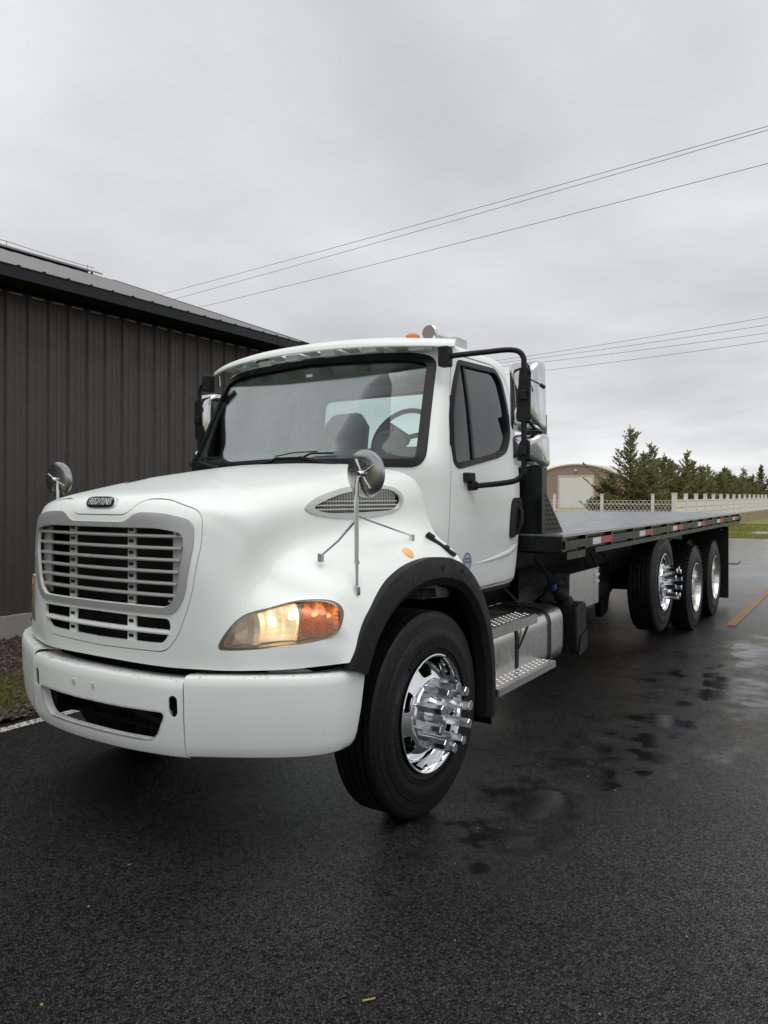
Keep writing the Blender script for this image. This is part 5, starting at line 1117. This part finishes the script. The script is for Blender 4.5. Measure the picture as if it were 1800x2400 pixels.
# sun visor with its mounting tabs, roof skin blocks, clearance lamp, horn
vs = []; nV = 48; lay = 10
def visor(t_):
    x = .992 * t_; a = abs(t_); yf = 3.700 + .262 * a ** 2.3; zb = 2.552 - .022 * a ** 2
    return [(x, yf + .010, zb), (x, yf, zb + .006), (x * .998, yf + .004, zb + .026), (x * .992, yf + .022, zb + .044), (x * .975, yf + .075, zb + .066), (x * .95, yf + .17, zb + .092 - .02 * a ** 3), (x * .93, yf + .30 - .10 * a ** 2, zb + .118 - .045 * a ** 3), (x * .93, yf + .30 - .10 * a ** 2, zb + .106 - .045 * a ** 3), (x * .955, yf + .16, zb + .085 - .02 * a ** 3), (x * .975, yf + .07, zb + .055)]
for k in range(nV + 1): vs += visor(-1 + 2 * k / nV)
vmb = MB().add(vs, [(i * lay + j, i * lay + (j + 1) % lay, (i + 1) * lay + (j + 1) % lay, (i + 1) * lay + j) for i in range(nV) for j in range(lay)] + [tuple(range(lay)), tuple(nV * lay + j for j in range(lay))])
vis = tp('sun_visor', vmb, 'white', ang=38)
for t_ in (-.78, -.52, -.24, .06, .36, .66):
    p = visor(t_); a = Vector(p[0]); tb = MB().prism([(a.x - .05, a.y + .03, a.z + .008), (a.x + .05, a.y + .03, a.z + .008), (a.x + .012, a.y + .15, a.z + .006), (a.x - .06, a.y + .15, a.z + .004)], (0, 0, .012)); tp('visor_tab', tb, 'stain_white', vis)
    tp('roof_skin_block', MB().box(a.x + .045, a.x + .165, a.y + .10, a.y + .20, a.z - .012, a.z + .028), 'white', vis, bev=.012)  # white block standing for the roof skin seen between visor tabs, no lamp
tp('visor_bracket', MB().tube([(-.97, 3.99, 2.535), (-.972, 4.0, 2.46)], .008, 8), 'chrome', vis)
hn = tp('air_horn', MB().lathe([(0, 0.0), (0, .044), (.012, .052), (.03, .045), (.12, .028), (.26, .02), (.34, .02), (.34, 0)], 24, 'y', (.70, 4.17, 2.690)), 'alu_polish')
tp('horn_screen', MB().lathe([(-.003, 0), (-.002, .046)], 24, 'y', (.70, 4.17, 2.690)), 'tan_disc', hn)
tp('horn_stand', MB().box(.68, .72, 4.22, 4.5, 2.56, 2.675), 'chrome', hn)
cl = tp('clearance_lamp', MB().lathe([(0, .048), (.02, .046), (.035, .03), (.04, 0)], 20, 'z', (.60, 4.14, 2.652)), 'amber')
tp('roof_box', MB().box(.66, .78, 4.40, 4.56, 2.58, 2.700), 'stain_white', bev=.01)
# wipers
for (px, ang) in ((.34, 1), (-.62, 1)):
    def on(x, z): # windscreen surface point
        best = None
        for r in CAB:
            if abs(r[0].z - z) > .03: continue
            for p in r:
                if p.y < 4.3:
                    d2 = (p.x - x) ** 2 + (p.z - z) ** 2
                    if best is None or d2 < best[0]: best = (d2, p)
        return best[1]
    wp = tp('wiper_arm', MB().tube([Vector((px + .12, on(px + .12, 1.83).y - .03, 1.835)), Vector((px - .02, on(px, 1.86).y - .045, 1.862)), Vector((px - .15, on(px - .15, 1.885).y - .03, 1.885))], [.010, .008, .006], 8), 'black_plastic')
    blade = [on(px - .43 + .055 * i, 1.862 + .0035 * i + .012 * math.sin(i / 9 * 3.14)) + Vector((0, -.016, 0)) for i in range(10)]
    tp('wiper_blade', MB().tube(crv(blade, 2), .0065, 6), 'black_plastic', wp)
    tp('blade_yoke', MB().tube([blade[2] + Vector((0, -.004, .012)), blade[4] + Vector((0, -.016, .03)), blade[7] + Vector((0, -.004, .012))], .004, 6), 'black_plastic', wp)
tp('cowl', MB().prism([(-.75, 3.48, 1.76), (.75, 3.48, 1.76), (.80, 3.72, 1.80), (-.80, 3.72, 1.80)], (0, 0, .008)), 'black_plastic')
# interior
tp('dashboard', MB().prism([(-.93, 3.82, 1.60), (-.93, 3.78, 1.90), (-.93, 3.98, 1.955), (-.93, 4.12, 1.92), (-.93, 4.16, 1.60)], (1.86, 0, 0)), 'interior_dk', bev=.03)
cl_ = MB().lathe([(-.03, 0), (-.03, .09), (.03, .12), (.05, .11), (.05, 0)], 24, 'y', (.53, 3.95, 1.965)); tp('instrument_hood', cl_, 'interior_dk')
sw = MB(); ct = Vector((.53, 4.13, 2.02)); rm = Matrix.Translation(ct) @ Matrix.Rotation(R(-28), 4, 'X'); ringp = [rm @ Vector((.215 * math.cos(a), 0, .215 * math.sin(a))) for a in [2 * math.pi * k / 40 for k in range(41)]]
sw.tube(ringp, .016, 8, cap=False); swo = tp('steering_wheel', sw, 'seal')
hbm = MB()
for a in (.2, math.pi - .2, 4.712): hbm.tube([rm @ Vector((0, 0, 0)), rm @ Vector((.21 * math.cos(a), 0, .21 * math.sin(a)))], .017, 6)
hbm.tube([rm @ Vector((0, -.2, -.05)), rm @ Vector((0, .02, 0))], .05, 10); tp('wheel_hub', hbm, 'seal', swo)
for x in (.50, -.45):
    st_ = tp('seat_base', MB().box(x - .27, x + .27, 4.25, 4.72, 1.45, 1.62), 'interior_dk', bev=.05)
    tp('seat_back', MB().prism([(x - .25, 4.66, 1.60), (x + .25, 4.66, 1.60), (x + .22, 4.80, 2.18), (x + .12, 4.83, 2.30), (x - .12, 4.83, 2.30), (x - .22, 4.80, 2.18)], (0, .11, .02)), 'interior_dk', st_, bev=.04)
tp('seat_belt', MB().prism([(-.52, 4.60, 1.62), (-.46, 4.60, 1.62), (-.60, 4.78, 2.25), (-.66, 4.78, 2.25)], (0, -.012, 0)), 'orange_cloth')
tp('cab_floor', MB().box(-.95, .95, 3.66, 4.88, 1.07, 1.12), 'interior_dk')
tp('mirror_sticker', MB().box(.005, .055, 3.800, 3.803, 2.415, 2.432), 'white_tape', wsg)

# --- wheels
def tyre_mb(R_, w, rim_r, ribs=4, groove=.014):
    """closed tyre profile about x, outer face at x=0, inner at x=-w"""
    sh = .035; pr = [(-.030, rim_r), (-.012, rim_r + .012), (-.006, rim_r + .03), (-.004, rim_r + .045), (-.007, rim_r + .048), (-.007, rim_r + .056), (-.002, rim_r + .06), (.004, rim_r + .10), (.003, R_ - .105), (.0005, R_ - .10), (-.001, R_ - .085), (-.006, R_ - .080), (-.010, R_ - .045), (-.014, R_ - .043), (-.017, R_ - .020), (-.026, R_ - .006), (-.034, R_)]
    x = -.034; tw = w - .068; step = tw / (ribs + 1)
    for k in range(ribs):
        xc = -.034 - step * (k + 1); pr += [(xc + .007, R_), (xc + .005, R_ - groove), (xc - .005, R_ - groove), (xc - .007, R_)]
    pr += [(-w + .034, R_), (-w + .017, R_ - .02), (-w + .01, R_ - .045), (-w, R_ - .11), (-w, rim_r + .08), (-w + .008, rim_r + .03), (-w + .03, rim_r)]
    return MB().lathe(pr, 96, 'x', closed=True)
def disc_face(holes, r_o, r_i, x, th):
    pass
def rim_front(sgn_holes=6):
    """polished rim: lip, barrel and a domed disc with hand holes cut through"""
    lip = MB().lathe([(-.035, .288), (-.002, .300), (.004, .303), (.007, .298), (.003, .290), (-.012, .282), (-.045, .277), (-.105, .272), (-.22, .270), (-.25, .29), (-.24, .26), (-.10, .262)], 72, 'x')
    prof_o = [(-.098, .274), (-.075, .262), (-.052, .245), (-.030, .215), (-.015, .188), (-.010, .176)]
    dm = MB().lathe(prof_o + [(-.010, .060), (-.03, .060)] + [(a - .022, b) for a, b in reversed(prof_o)], 72, 'x', closed=True).mesh('d')
    cut = MB()
    hole = rpoly([(-.044, -.030), (.044, -.030), (.056, .006), (.034, .034), (-.034, .034), (-.056, .006)], .018, 4)
    for k in range(sgn_holes):
        a = 2 * math.pi * k / sgn_holes + 1.65; ca, sa = math.cos(a), math.sin(a); c = .222
        poly = [(-.2, (c + p.y) * ca - p.x * sa, (c + p.y) * sa + p.x * ca) for p in hole]; cut.prism(poly, (.3, 0, 0))
    return lip.mesh('rim'), boolean(dm, [('DIFFERENCE', cut.mesh('c'))])
tyre_f = tyre_mb(.525, .28, .288).mesh('tyre'); lip_me, disc_me = rim_front()
hex_mb = MB(); HXR = .0262
hp_ = [(HXR * math.cos(R(60 * k)), HXR * math.sin(R(60 * k))) for k in range(6)]
hex_mb.prism([(0, a, b) for a, b in hp_], (.152, 0, 0)); hex_mb.add([(.152, a, b) for a, b in hp_] + [(.156, a * .93, b * .93) for a, b in hp_], [(k, (k + 1) % 6, 6 + (k + 1) % 6, 6 + k) for k in range(6)] + [tuple(range(6, 12))])
hex_me = hex_mb.mesh('lug_nut_cover')
# raised blocks on the sidewall (bead ring ticks)
def ticks():
    mb = MB()
    for k in range(84):
        if (k % 42) > 30: continue
        a = 2 * math.pi * k / 84; ca, sa = math.cos(a), math.sin(a); r0, r1, hw = .336, .362, .010
        mb.add([(.002, r0 * ca - hw * sa, r0 * sa + hw * ca), (.002, r0 * ca + hw * sa, r0 * sa - hw * ca), (.002, r1 * ca + hw * sa, r1 * sa - hw * ca), (.002, r1 * ca - hw * sa, r1 * sa + hw * ca)] , [(0, 1, 2, 3)])
        b = len(mb.v) - 4; q_ = mb.v[b:]; mb.add([(-.008, y_, z_) for _, y_, z_ in q_] + [(.0035, y_, z_) for _, y_, z_ in q_], [(0, 1, 5, 4), (1, 2, 6, 5), (2, 3, 7, 6), (3, 0, 4, 7), (4, 5, 6, 7)])
    return mb.mesh('sidewall_marking')
tick_me = ticks()
def child(name, me, mat, parent, loc=(0, 0, 0), rot=None, ang=35):
    o = bpy.data.objects.new(name, me); C.objects.link(o); o.parent = parent; o.location = loc
    if rot: o.rotation_euler = rot
    if not me.materials:
        me.materials.append(M[mat] if isinstance(mat, str) else mat); shade(me, ang)
    return o
def place(o, loc, rz=0.0):
    o.parent = T; o.matrix_parent_inverse = Matrix.Translation(-T.location); o.location = loc; o.rotation_euler = (0, 0, rz)
def spiked_wheel(loc, rz, spike=True):
    w = bpy.data.objects.new('wheel', disc_me); C.objects.link(w); place(w, loc, rz)
    if not disc_me.materials: disc_me.materials.append(M['chrome']); shade(disc_me, 28)
    child('tyre', tyre_f, 'rubber', w); child('rim_lip', lip_me, 'chrome', w); struct(child('sidewall_marking', tick_me, 'rubber', w, ang=None), 'stuff')
    child('brake_drum', drum_me, 'black_frame', w); child('hub_cap', hub_me, 'chrome_wet', w)
    for k in range(10):
        a = 2 * math.pi * k / 10 + .18; child('lug_nut_cover', hex_me, 'chrome_wet', w, (-.012,   .152 * math.cos(a), .152 * math.sin(a)), (a, 0, 0), ang=20)
    return w
drum_me = MB().lathe([(-.26, 0), (-.26, .20), (-.115, .20), (-.105, .19), (-.105, 0)], 40, 'x').mesh('brake_drum')
hub_me = MB().lathe([(-.03, .178), (-.004, .176), (.004, .170), (.006, .100), (.012, .092), (.045, .080), (.055, .06), (.058, 0)], 48, 'x').mesh('hub_cap')
XF = 1.150
spiked_wheel((XF, WY, .525), R(-1.5)); spiked_wheel((-XF, WY, .525), R(180 - 1.5))
spiked_wheel((1.215, 8.36, .735), 0.0); spiked_wheel((-1.215, 8.36, .735), R(180))
# drive duals: deep polished dish, block tread
def tread_blocks(R_, w):
    mb = MB(); n = 54
    for k in range(n):
        for j, (x0, x1) in enumerate(((-.062, -.012), (-.125, -.072), (-.188, -.135), (-w + .012, -w + .062))):
            a = 2 * math.pi * (k + .5 * (j % 2)) / n; da = 2 * math.pi / n * .36; r0, r1 = R_ - .018, R_ + .001; vs = []
            for r in (r0, r1):
                for (xx, aa) in ((x0, a - da), (x1, a - da * .8), (x1, a + da), (x0, a + da * .8)): vs.append((xx, r * math.cos(aa), r * math.sin(aa)))
            mb.add(vs, [(4, 5, 6, 7), (0, 1, 5, 4), (1, 2, 6, 5), (2, 3, 7, 6), (3, 0, 4, 7)])
    return mb
tyre_d = tyre_mb(.507, .25, .288, ribs=3); tyre_d_me = tyre_d.mesh('tyre'); blk_me = tread_blocks(.518, .25).mesh('tread_block')
dish_me = MB().lathe([(-.035, .288), (-.002, .300), (.004, .303), (.006, .297), (.0, .288), (-.02, .282), (-.06, .276), (-.13, .268), (-.165, .262), (-.178, .250), (-.182, .20), (-.182, .14), (-.15, .135), (-.06, .125), (-.03, .11), (-.025, 0)], 72, 'x').mesh('rim_dish')
inn_me = MB().lathe([(-.25, .29), (-.12, .27), (-.02, .285), (-.01, .30)], 48, 'x').mesh('wheel')
M['dish'] = simple('dull_polished_rim', (0.66, 0.65, 0.63), 0.24, metal=1.0, var=0.12, vscale=9, rvar=0.1)
def dual(y, s):
    rz = 0.0 if s > 0 else R(180)
    w = bpy.data.objects.new('wheel', dish_me); C.objects.link(w); place(w, (s * 1.232, y, .518), rz)
    if not dish_me.materials: dish_me.materials.append(M['dish']); shade(dish_me, 35)
    child('tyre', tyre_d_me, 'rubber', w); child('tread_block', blk_me, 'rubber', w, ang=None)
    for k in range(10):
        a = 2 * math.pi * k / 10; child('lug_nut', nut_me, 'alu_polish', w, (-.18, .167 * math.cos(a), .167 * math.sin(a)))
    w2 = bpy.data.objects.new('wheel', inn_me); C.objects.link(w2); place(w2, (s * .905, y, .518), rz)
    if not inn_me.materials: inn_me.materials.append(M['black_frame']); shade(inn_me)
    child('tyre', tyre_d_me, 'rubber', w2); child('tread_block', blk_me, 'rubber', w2, ang=None)
nut_me = MB().prism([(0, .017 * math.cos(R(60 * k)), .017 * math.sin(R(60 * k))) for k in range(6)], (.03, 0, 0)).mesh('lug_nut')
for y in (9.98, 11.34):
    for s in (1, -1): dual(y, s)

# --- chassis
for s in (1, -1):
    tp('frame_rail', MB().box(s * .42 - .04, s * .42 + .04, 2.62, 13.15, .76, 1.03), 'black_frame')
    tp('bed_sill', MB().box(s * .46 - .05, s * .46 + .05, 5.05, 13.1, 1.04, 1.235), 'black_frame')
    tp('leaf_spring', MB().prism([(s * .46, 2.75, .72), (s * .46, 3.42, .60), (s * .46, 4.05, .74), (s * .46, 3.42, .66)], (s * .08, 0, 0)), 'black_frame')
    tp('hanger', MB().box(s * .50 - .03, s * .50 + .03, 10.5, 10.82, .45, .80), 'black_frame')
    tp('walking_beam', MB().box(s * .52 - .05, s * .52 + .05, 9.9, 11.4, .44, .58), 'black_frame', bev=.03)
tp('front_axle', MB().box(-.9, .9, 3.36, 3.48, .42, .56), 'black_frame', bev=.02)
tp('engine_block', MB().box(-.36, .36, 2.6, 3.7, .75, 1.5), 'black_frame', bev=.05)
tp('gearbox', MB().box(-.28, .28, 3.7, 5.0, .62, 1.02), 'black_frame', bev=.05)
tp('lift_axle', MB().tube([(-.95, 8.36, .735), (.95, 8.36, .735)], .06, 12), 'black_frame')
for y in (9.98, 11.34):
    tp('drive_axle', MB().tube([(-.7, y, .518), (-.2, y, .518), (-.12, y, .53), (.12, y, .53), (.2, y, .518), (.7, y, .518)], [.08, .09, .22, .22, .09, .08], 14), 'black_frame')
tp('drive_shaft', MB().tube([(0, 5.0, .75), (0, 9.8, .58)], .05, 10), 'black_frame')
for y in (5.3, 6.9, 7.6, 9.0, 12.4): tp('cross_member', MB().box(-.38, .38, y, y + .08, .80, 1.0), 'black_frame')
for s in (1, -1): tp('air_bag', MB().lathe([(0, .09), (.03, .12), (.08, .125), (.10, .11), (.13, .125), (.18, .12), (.2, .09), (.2, 0)], 18, 'z', (s * .42, 8.15, .60)), 'black_frame')
tp('underbed_tank', MB().lathe([(0, 0), (0.0, .10), (.04, .135), (.66, .135), (.70, .10), (.70, 0)], 24, 'y', (.70, 7.0, .72)), 'black_frame')
tp('underbed_tank', MB().lathe([(0, 0), (0.0, .09), (.04, .12), (.56, .12), (.60, .09), (.60, 0)], 24, 'y', (-.72, 6.4, .74)), 'black_frame')
tp('lift_bracket', MB().prism([(.70, 7.42, .95), (.70, 8.0, .95), (.70, 7.78, .45), (.70, 7.6, .42)], (.08, 0, 0)), 'black_frame', bev=.02)
hs = MB()
for k, (x, y0, z0, y1, z1) in enumerate(((.82, 6.85, 1.1, 6.95, .68), (.86, 6.95, 1.12, 6.98, .72), (.80, 5.7, 1.15, 5.9, .80), (.84, 7.2, 1.14, 7.5, .86), (.78, 5.1, 1.0, 5.4, .62))):
    hs.tube(crv([Vector((x, y0, z0)), Vector((x + .06, (y0 + y1) / 2 + .05, (z0 + z1) / 2 + .02)), Vector((x + .03, y1 - .02, (z0 + z1) / 2 - .1)), Vector((x - .05, y1, z1))], 5), .011, 6)
tp('air_hose', hs, 'black_plastic')
# fuel tank with straps, steps
def rsec(cx, cz, hx, hz, r, y0, y1, rnd_end=.05):
    ol = rpoly([(cx - hx, cz - hz), (cx + hx, cz - hz), (cx + hx, cz + hz), (cx - hx, cz + hz)], r, 7); c = Vector((cx, cz)); mb = MB(); vs = []
    lay = [(y0, .86), (y0 + rnd_end * .25, .95), (y0 + rnd_end, 1.0), (y1 - rnd_end, 1.0), (y1 - rnd_end * .4, .975), (y1 - rnd_end * .1, .93), (y1, .84)]
    for (y, k) in lay:
        for p in ol: q = c + (p - c) * k; vs.append((q.x, y, q.y))
    n = len(ol); mb.add(vs, [(i * n + j, i * n + (j + 1) % n, (i + 1) * n + (j + 1) % n, (i + 1) * n + j) for i in range(len(lay) - 1) for j in range(n)] + [tuple(range(n)), tuple((len(lay) - 1) * n + j for j in range(n))]); return mb, ol
tk, ol = rsec(.80, .605, .265, .205, .11, 4.14, 5.66); tank = tp('fuel_tank', tk, 'alu', ang=40)
for y in (4.72, 5.33):
    st_ = MB(); o2 = inset(ol, -.007); n = len(o2)
    for yy in (y - .022, y + .022): st_.v += [(p.x, yy, p.y) for p in o2]
    st_.f = [(i, (i + 1) % n, n + (i + 1) % n, n + i) for i in range(n)]; st_.mi = [0] * n
    o = tp('tank_strap', st_, 'black_plastic', tank, ang=40)
    tp('step_hanger', MB().box(1.02, 1.065, y - .022, y + .022, .40, .47), 'black_frame', tank)
up_ = tp('cab_step', MB().box(.72, 1.085, 4.12, 5.02, .806, .826), 'tread_alu', ang=None); tp('step_edge', MB().box(1.086, 1.094, 4.12, 5.02, .762, .824), 'alu', up_)
for y in (4.28, 4.86): tp('step_brace', MB().tube([(1.088, y, .765), (1.082, y - .06, .70), (1.072, y - .12, .63)], .009, 6), 'black_plastic', up_)
lo_ = tp('cab_step', MB().box(1.04, 1.195, 4.13, 5.08, .480, .500), 'tread_alu', ang=None); tp('step_edge', MB().box(1.196, 1.204, 4.13, 5.084, .455, .498), 'alu', lo_); tp('step_edge', MB().box(1.04, 1.196, 5.081, 5.088, .455, .497), 'alu', lo_); tp('step_edge', MB().box(1.04, 1.196, 4.122, 4.129, .455, .497), 'alu', lo_)
def lozenges(x0, x1, y0, y1, z, p=.034):
    mb = MB(); i = 0; y = y0 + p * .5
    while y < y1 - p * .3:
        j = 0; x = x0 + p * .5
        while x < x1 - p * .3:
            a = R(45) if (i + j) % 2 else R(-45); l, w, h = p * .40, p * .11, .0028; ca, sa = math.cos(a), math.sin(a)
            q = lambda u, v: (x + u * ca - v * sa, y + u * sa + v * ca)
            b_ = [q(-l, 0), q(0, -w), q(l, 0), q(0, w)]; t_ = [q(-l * .5, 0), q(0, -w * .4), q(l * .5, 0), q(0, w * .4)]
            mb.add([(a_[0], a_[1], z) for a_ in b_] + [(a_[0], a_[1], z + h) for a_ in t_], [(0, 1, 5, 4), (1, 2, 6, 5), (2, 3, 7, 6), (3, 0, 4, 7), (4, 5, 6, 7)]); x += p; j += 1
        y += p; i += 1
    return mb
struct(tp('tread_pattern', lozenges(.93, 1.085, 4.12, 5.02, .826), 'alu', up_, ang=None), 'stuff'); struct(tp('tread_pattern', lozenges(1.04, 1.195, 4.13, 5.08, .500), 'alu', lo_, ang=None), 'stuff')
tp('drain_fitting', MB().lathe([(0, .014), (.03, .014), (.03, .02), (.045, .02), (.045, 0)], 6, 'z', (.86, 4.55, .826)), 'brass', tank)
tp('fuel_line', MB().tube(crv([Vector(p) for p in [(.70, 4.25, .84), (.78, 4.40, .85), (.86, 4.55, .862)]], 5), .006, 6), 'blue_cap', tank)
# black reductant box with shield, aluminium tool box
bx = MB(); pol = rpoly([(5.92, .385), (6.14, .385), (6.16, .74), (6.12, .785), (6.02, .79), (5.90, .74)], [.03, .04, .03, .05, .05, .04], 4); bx.prism([(.78, p.x, p.y) for p in pol], (.30, 0, 0)); db = tp('reductant_box', bx, 'black_plastic', bev=.015)
tp('box_shield', MB().prism([(1.085, 5.93, .36), (1.085, 6.14, .40), (1.085, 6.15, .55), (1.085, 5.98, .52)], (.006, 0, 0)), 'black_plastic', db)
tp('box_bracket', MB().prism([(.74, 5.86, .40), (1.02, 5.86, .40), (.96, 5.86, .62), (.80, 5.86, .80), (.74, 5.86, .80)], (0, .03, 0)), 'black_frame', db)
fn = MB().tube([(.95, 6.0, .78), (.95, 5.98, .82), (.93, 5.95, .84), (.92, 5.93, .87), (.90, 5.91, .89)], [.075, .055, .062, .05, .045], 14); tp('filler_neck', fn, 'black_plastic', db); tp('filler_cap', MB().tube([(.895, 5.905, .89), (.88, 5.885, .93)], .032, 12), 'blue_cap', db)
tb = tp('tool_box', MB().box(.55, 1.0, 5.97, 6.74, .695, 1.005), 'alu', bev=.004); tp('tool_box_lid', MB().box(.55, 1.004, 5.965, 6.745, 1.007, 1.016), 'alu', tb)
for z in (.88, .94): tp('lid_hinge', MB().box(1.001, 1.008, 6.62, 6.74, z, z + .022), 'alu_polish', tb)
# --- flatbed
BX, BY0, BY1, DZ = 1.255, 4.98, 13.18, 1.385
bed = tp('deck', MB().box(-BX - .035, BX + .035, BY0, BY1, DZ - .012, DZ), 'deck', ang=None)
for s in (1, -1):
    tp('deck_edge', MB().box(s * (BX + .0365) - .0015, s * (BX + .0365) + .0015 + .004, BY0, BY1, DZ - .016, DZ + .004), 'silver_dk', bed)
    tp('side_channel', MB().box(s * BX - .02, s * BX + .0, BY0 + .09, BY1, 1.262, DZ - .013), 'black_gloss', bed)
    tp('rub_rail', MB().box(s * 1.296 - .006, s * 1.296 + .006, BY0 + .02, BY1, 1.283, 1.340), 'black_gloss', bed, bev=.003)
    tp('pocket_rail', MB().box(s * 1.275 - .006, s * 1.275 + .006, 5.74, BY1, 1.216, 1.258), 'black_gloss', bed, bev=.003)
    tp('rail_plate', MB().box(s * 1.275 - .006, s * 1.275 + .006, 5.10, 5.50, 1.205, 1.258), 'black_gloss', bed)
    y = 5.50; k = 0
    while y < BY1 - .1:
        tp('stake_pocket', MB().box(s * 1.275 - .0145, s * 1.275 + .0145, y - .028, y + .028, 1.262, DZ - .020), 'black_gloss', bed, bev=.003); y += .662
    for k in range(6):
        y = 5.607 + k * 1.363; ln = .50
        tp('tape_white', MB().box(s * 1.303 - .0008, s * 1.303 + .0008, y, y + .200, 1.287, 1.336), 'white_tape', bed); tp('tape_red', MB().box(s * 1.303 - .0008, s * 1.303 + .0008, y + .2008, y + ln, 1.287, 1.336), 'red_tape', bed)
for k in range(27): tp('bed_crossbeam', MB().box(-1.23, 1.23, 5.1 + k * .305, 5.16 + k * .305, 1.245, DZ - .013), 'black_frame', bed)
tp('deck_header', MB().box(-1.29, 1.29, BY0 - .012, BY0 + .085, 1.265, DZ - .014), 'black_gloss', bed, bev=.004)
tp('deck_header', MB().box(-1.29, 1.29, BY1 + .001, BY1 + .06, 1.24, DZ - .004), 'black_gloss', bed)
tp('deck_latch', MB().box(1.20, 1.30, BY1 + .06, BY1 + .16, 1.26, 1.33), 'black_gloss', bed)
hb = tp('headboard', MB().box(-1.10, 1.10, 5.06, 5.085, DZ + .001, 1.93), 'black_gloss')
for s in (1, -1):
    tp('headboard_post', MB().box(s * 1.06 - .075, s * 1.06 + .075, 5.0, 5.058, DZ + .001, 2.26), 'black_gloss', hb, bev=.004)
    tp('headboard_post', MB().box(s * 1.04 - .05, s * 1.04 + .05, 5.09, 5.22, DZ + .001, 2.24), 'black_gloss', hb, bev=.004)
    gs = tp('gusset', MB().prism([(s * 1.115, 5.06, DZ + .001), (s * 1.115, 5.46, DZ + .001), (s * 1.115, 5.08, 1.70), (s * 1.115, 5.06, 1.70)], (s * .008, 0, 0)), 'black_gloss', hb, ang=None)
    gm = MB(); i = 0; z = DZ + .03
    while z < 1.66:
        y = 5.075; j = 0
        while y < 5.46 - (z - DZ) * 1.22 - .02:
            a = R(45) if (i + j) % 2 else R(-45); l, w = .017, .005; ca, sa = math.cos(a), math.sin(a); q = lambda u, v, h: (s * (1.1235 + h), y + u * ca - v * sa, z + u * sa + v * ca)
            gm.add([q(-l, 0, 0), q(0, -w, 0), q(l, 0, 0), q(0, w, 0), q(-l * .5, 0, .003), q(0, -w * .4, .003), q(l * .5, 0, .003), q(0, w * .4, .003)], [(0, 1, 5, 4), (1, 2, 6, 5), (2, 3, 7, 6), (3, 0, 4, 7), (4, 5, 6, 7)]); y += .034; j += 1
        z += .034; i += 1
    struct(tp('tread_pattern', gm, 'black_gloss', gs, ang=None), 'stuff')
# rear mud flaps with rivets, rear light bar stub
for s in (1, -1):
    f = tp('mud_flap', MB().box(s * .905 - .335, s * .905 + .335, 12.45, 12.462, .10, 1.19), 'black_plastic', bev=.004)
    for x in (.66, .82, .98, 1.14): tp('rivet', MB().box(s * x - .009, s * x + .009, 12.442, 12.449, 1.13, 1.148), 'silver', f)
    tp('flap_bracket', MB().tube([(s * .9, 12.47, .62), (s * 1.36, 12.50, .62), (s * 1.40, 12.50, .66)], .010, 6), 'black_frame', f)
tp('pintle_plate', MB().box(-.5, .5, 13.1, 13.14, .6, 1.2), 'black_frame')
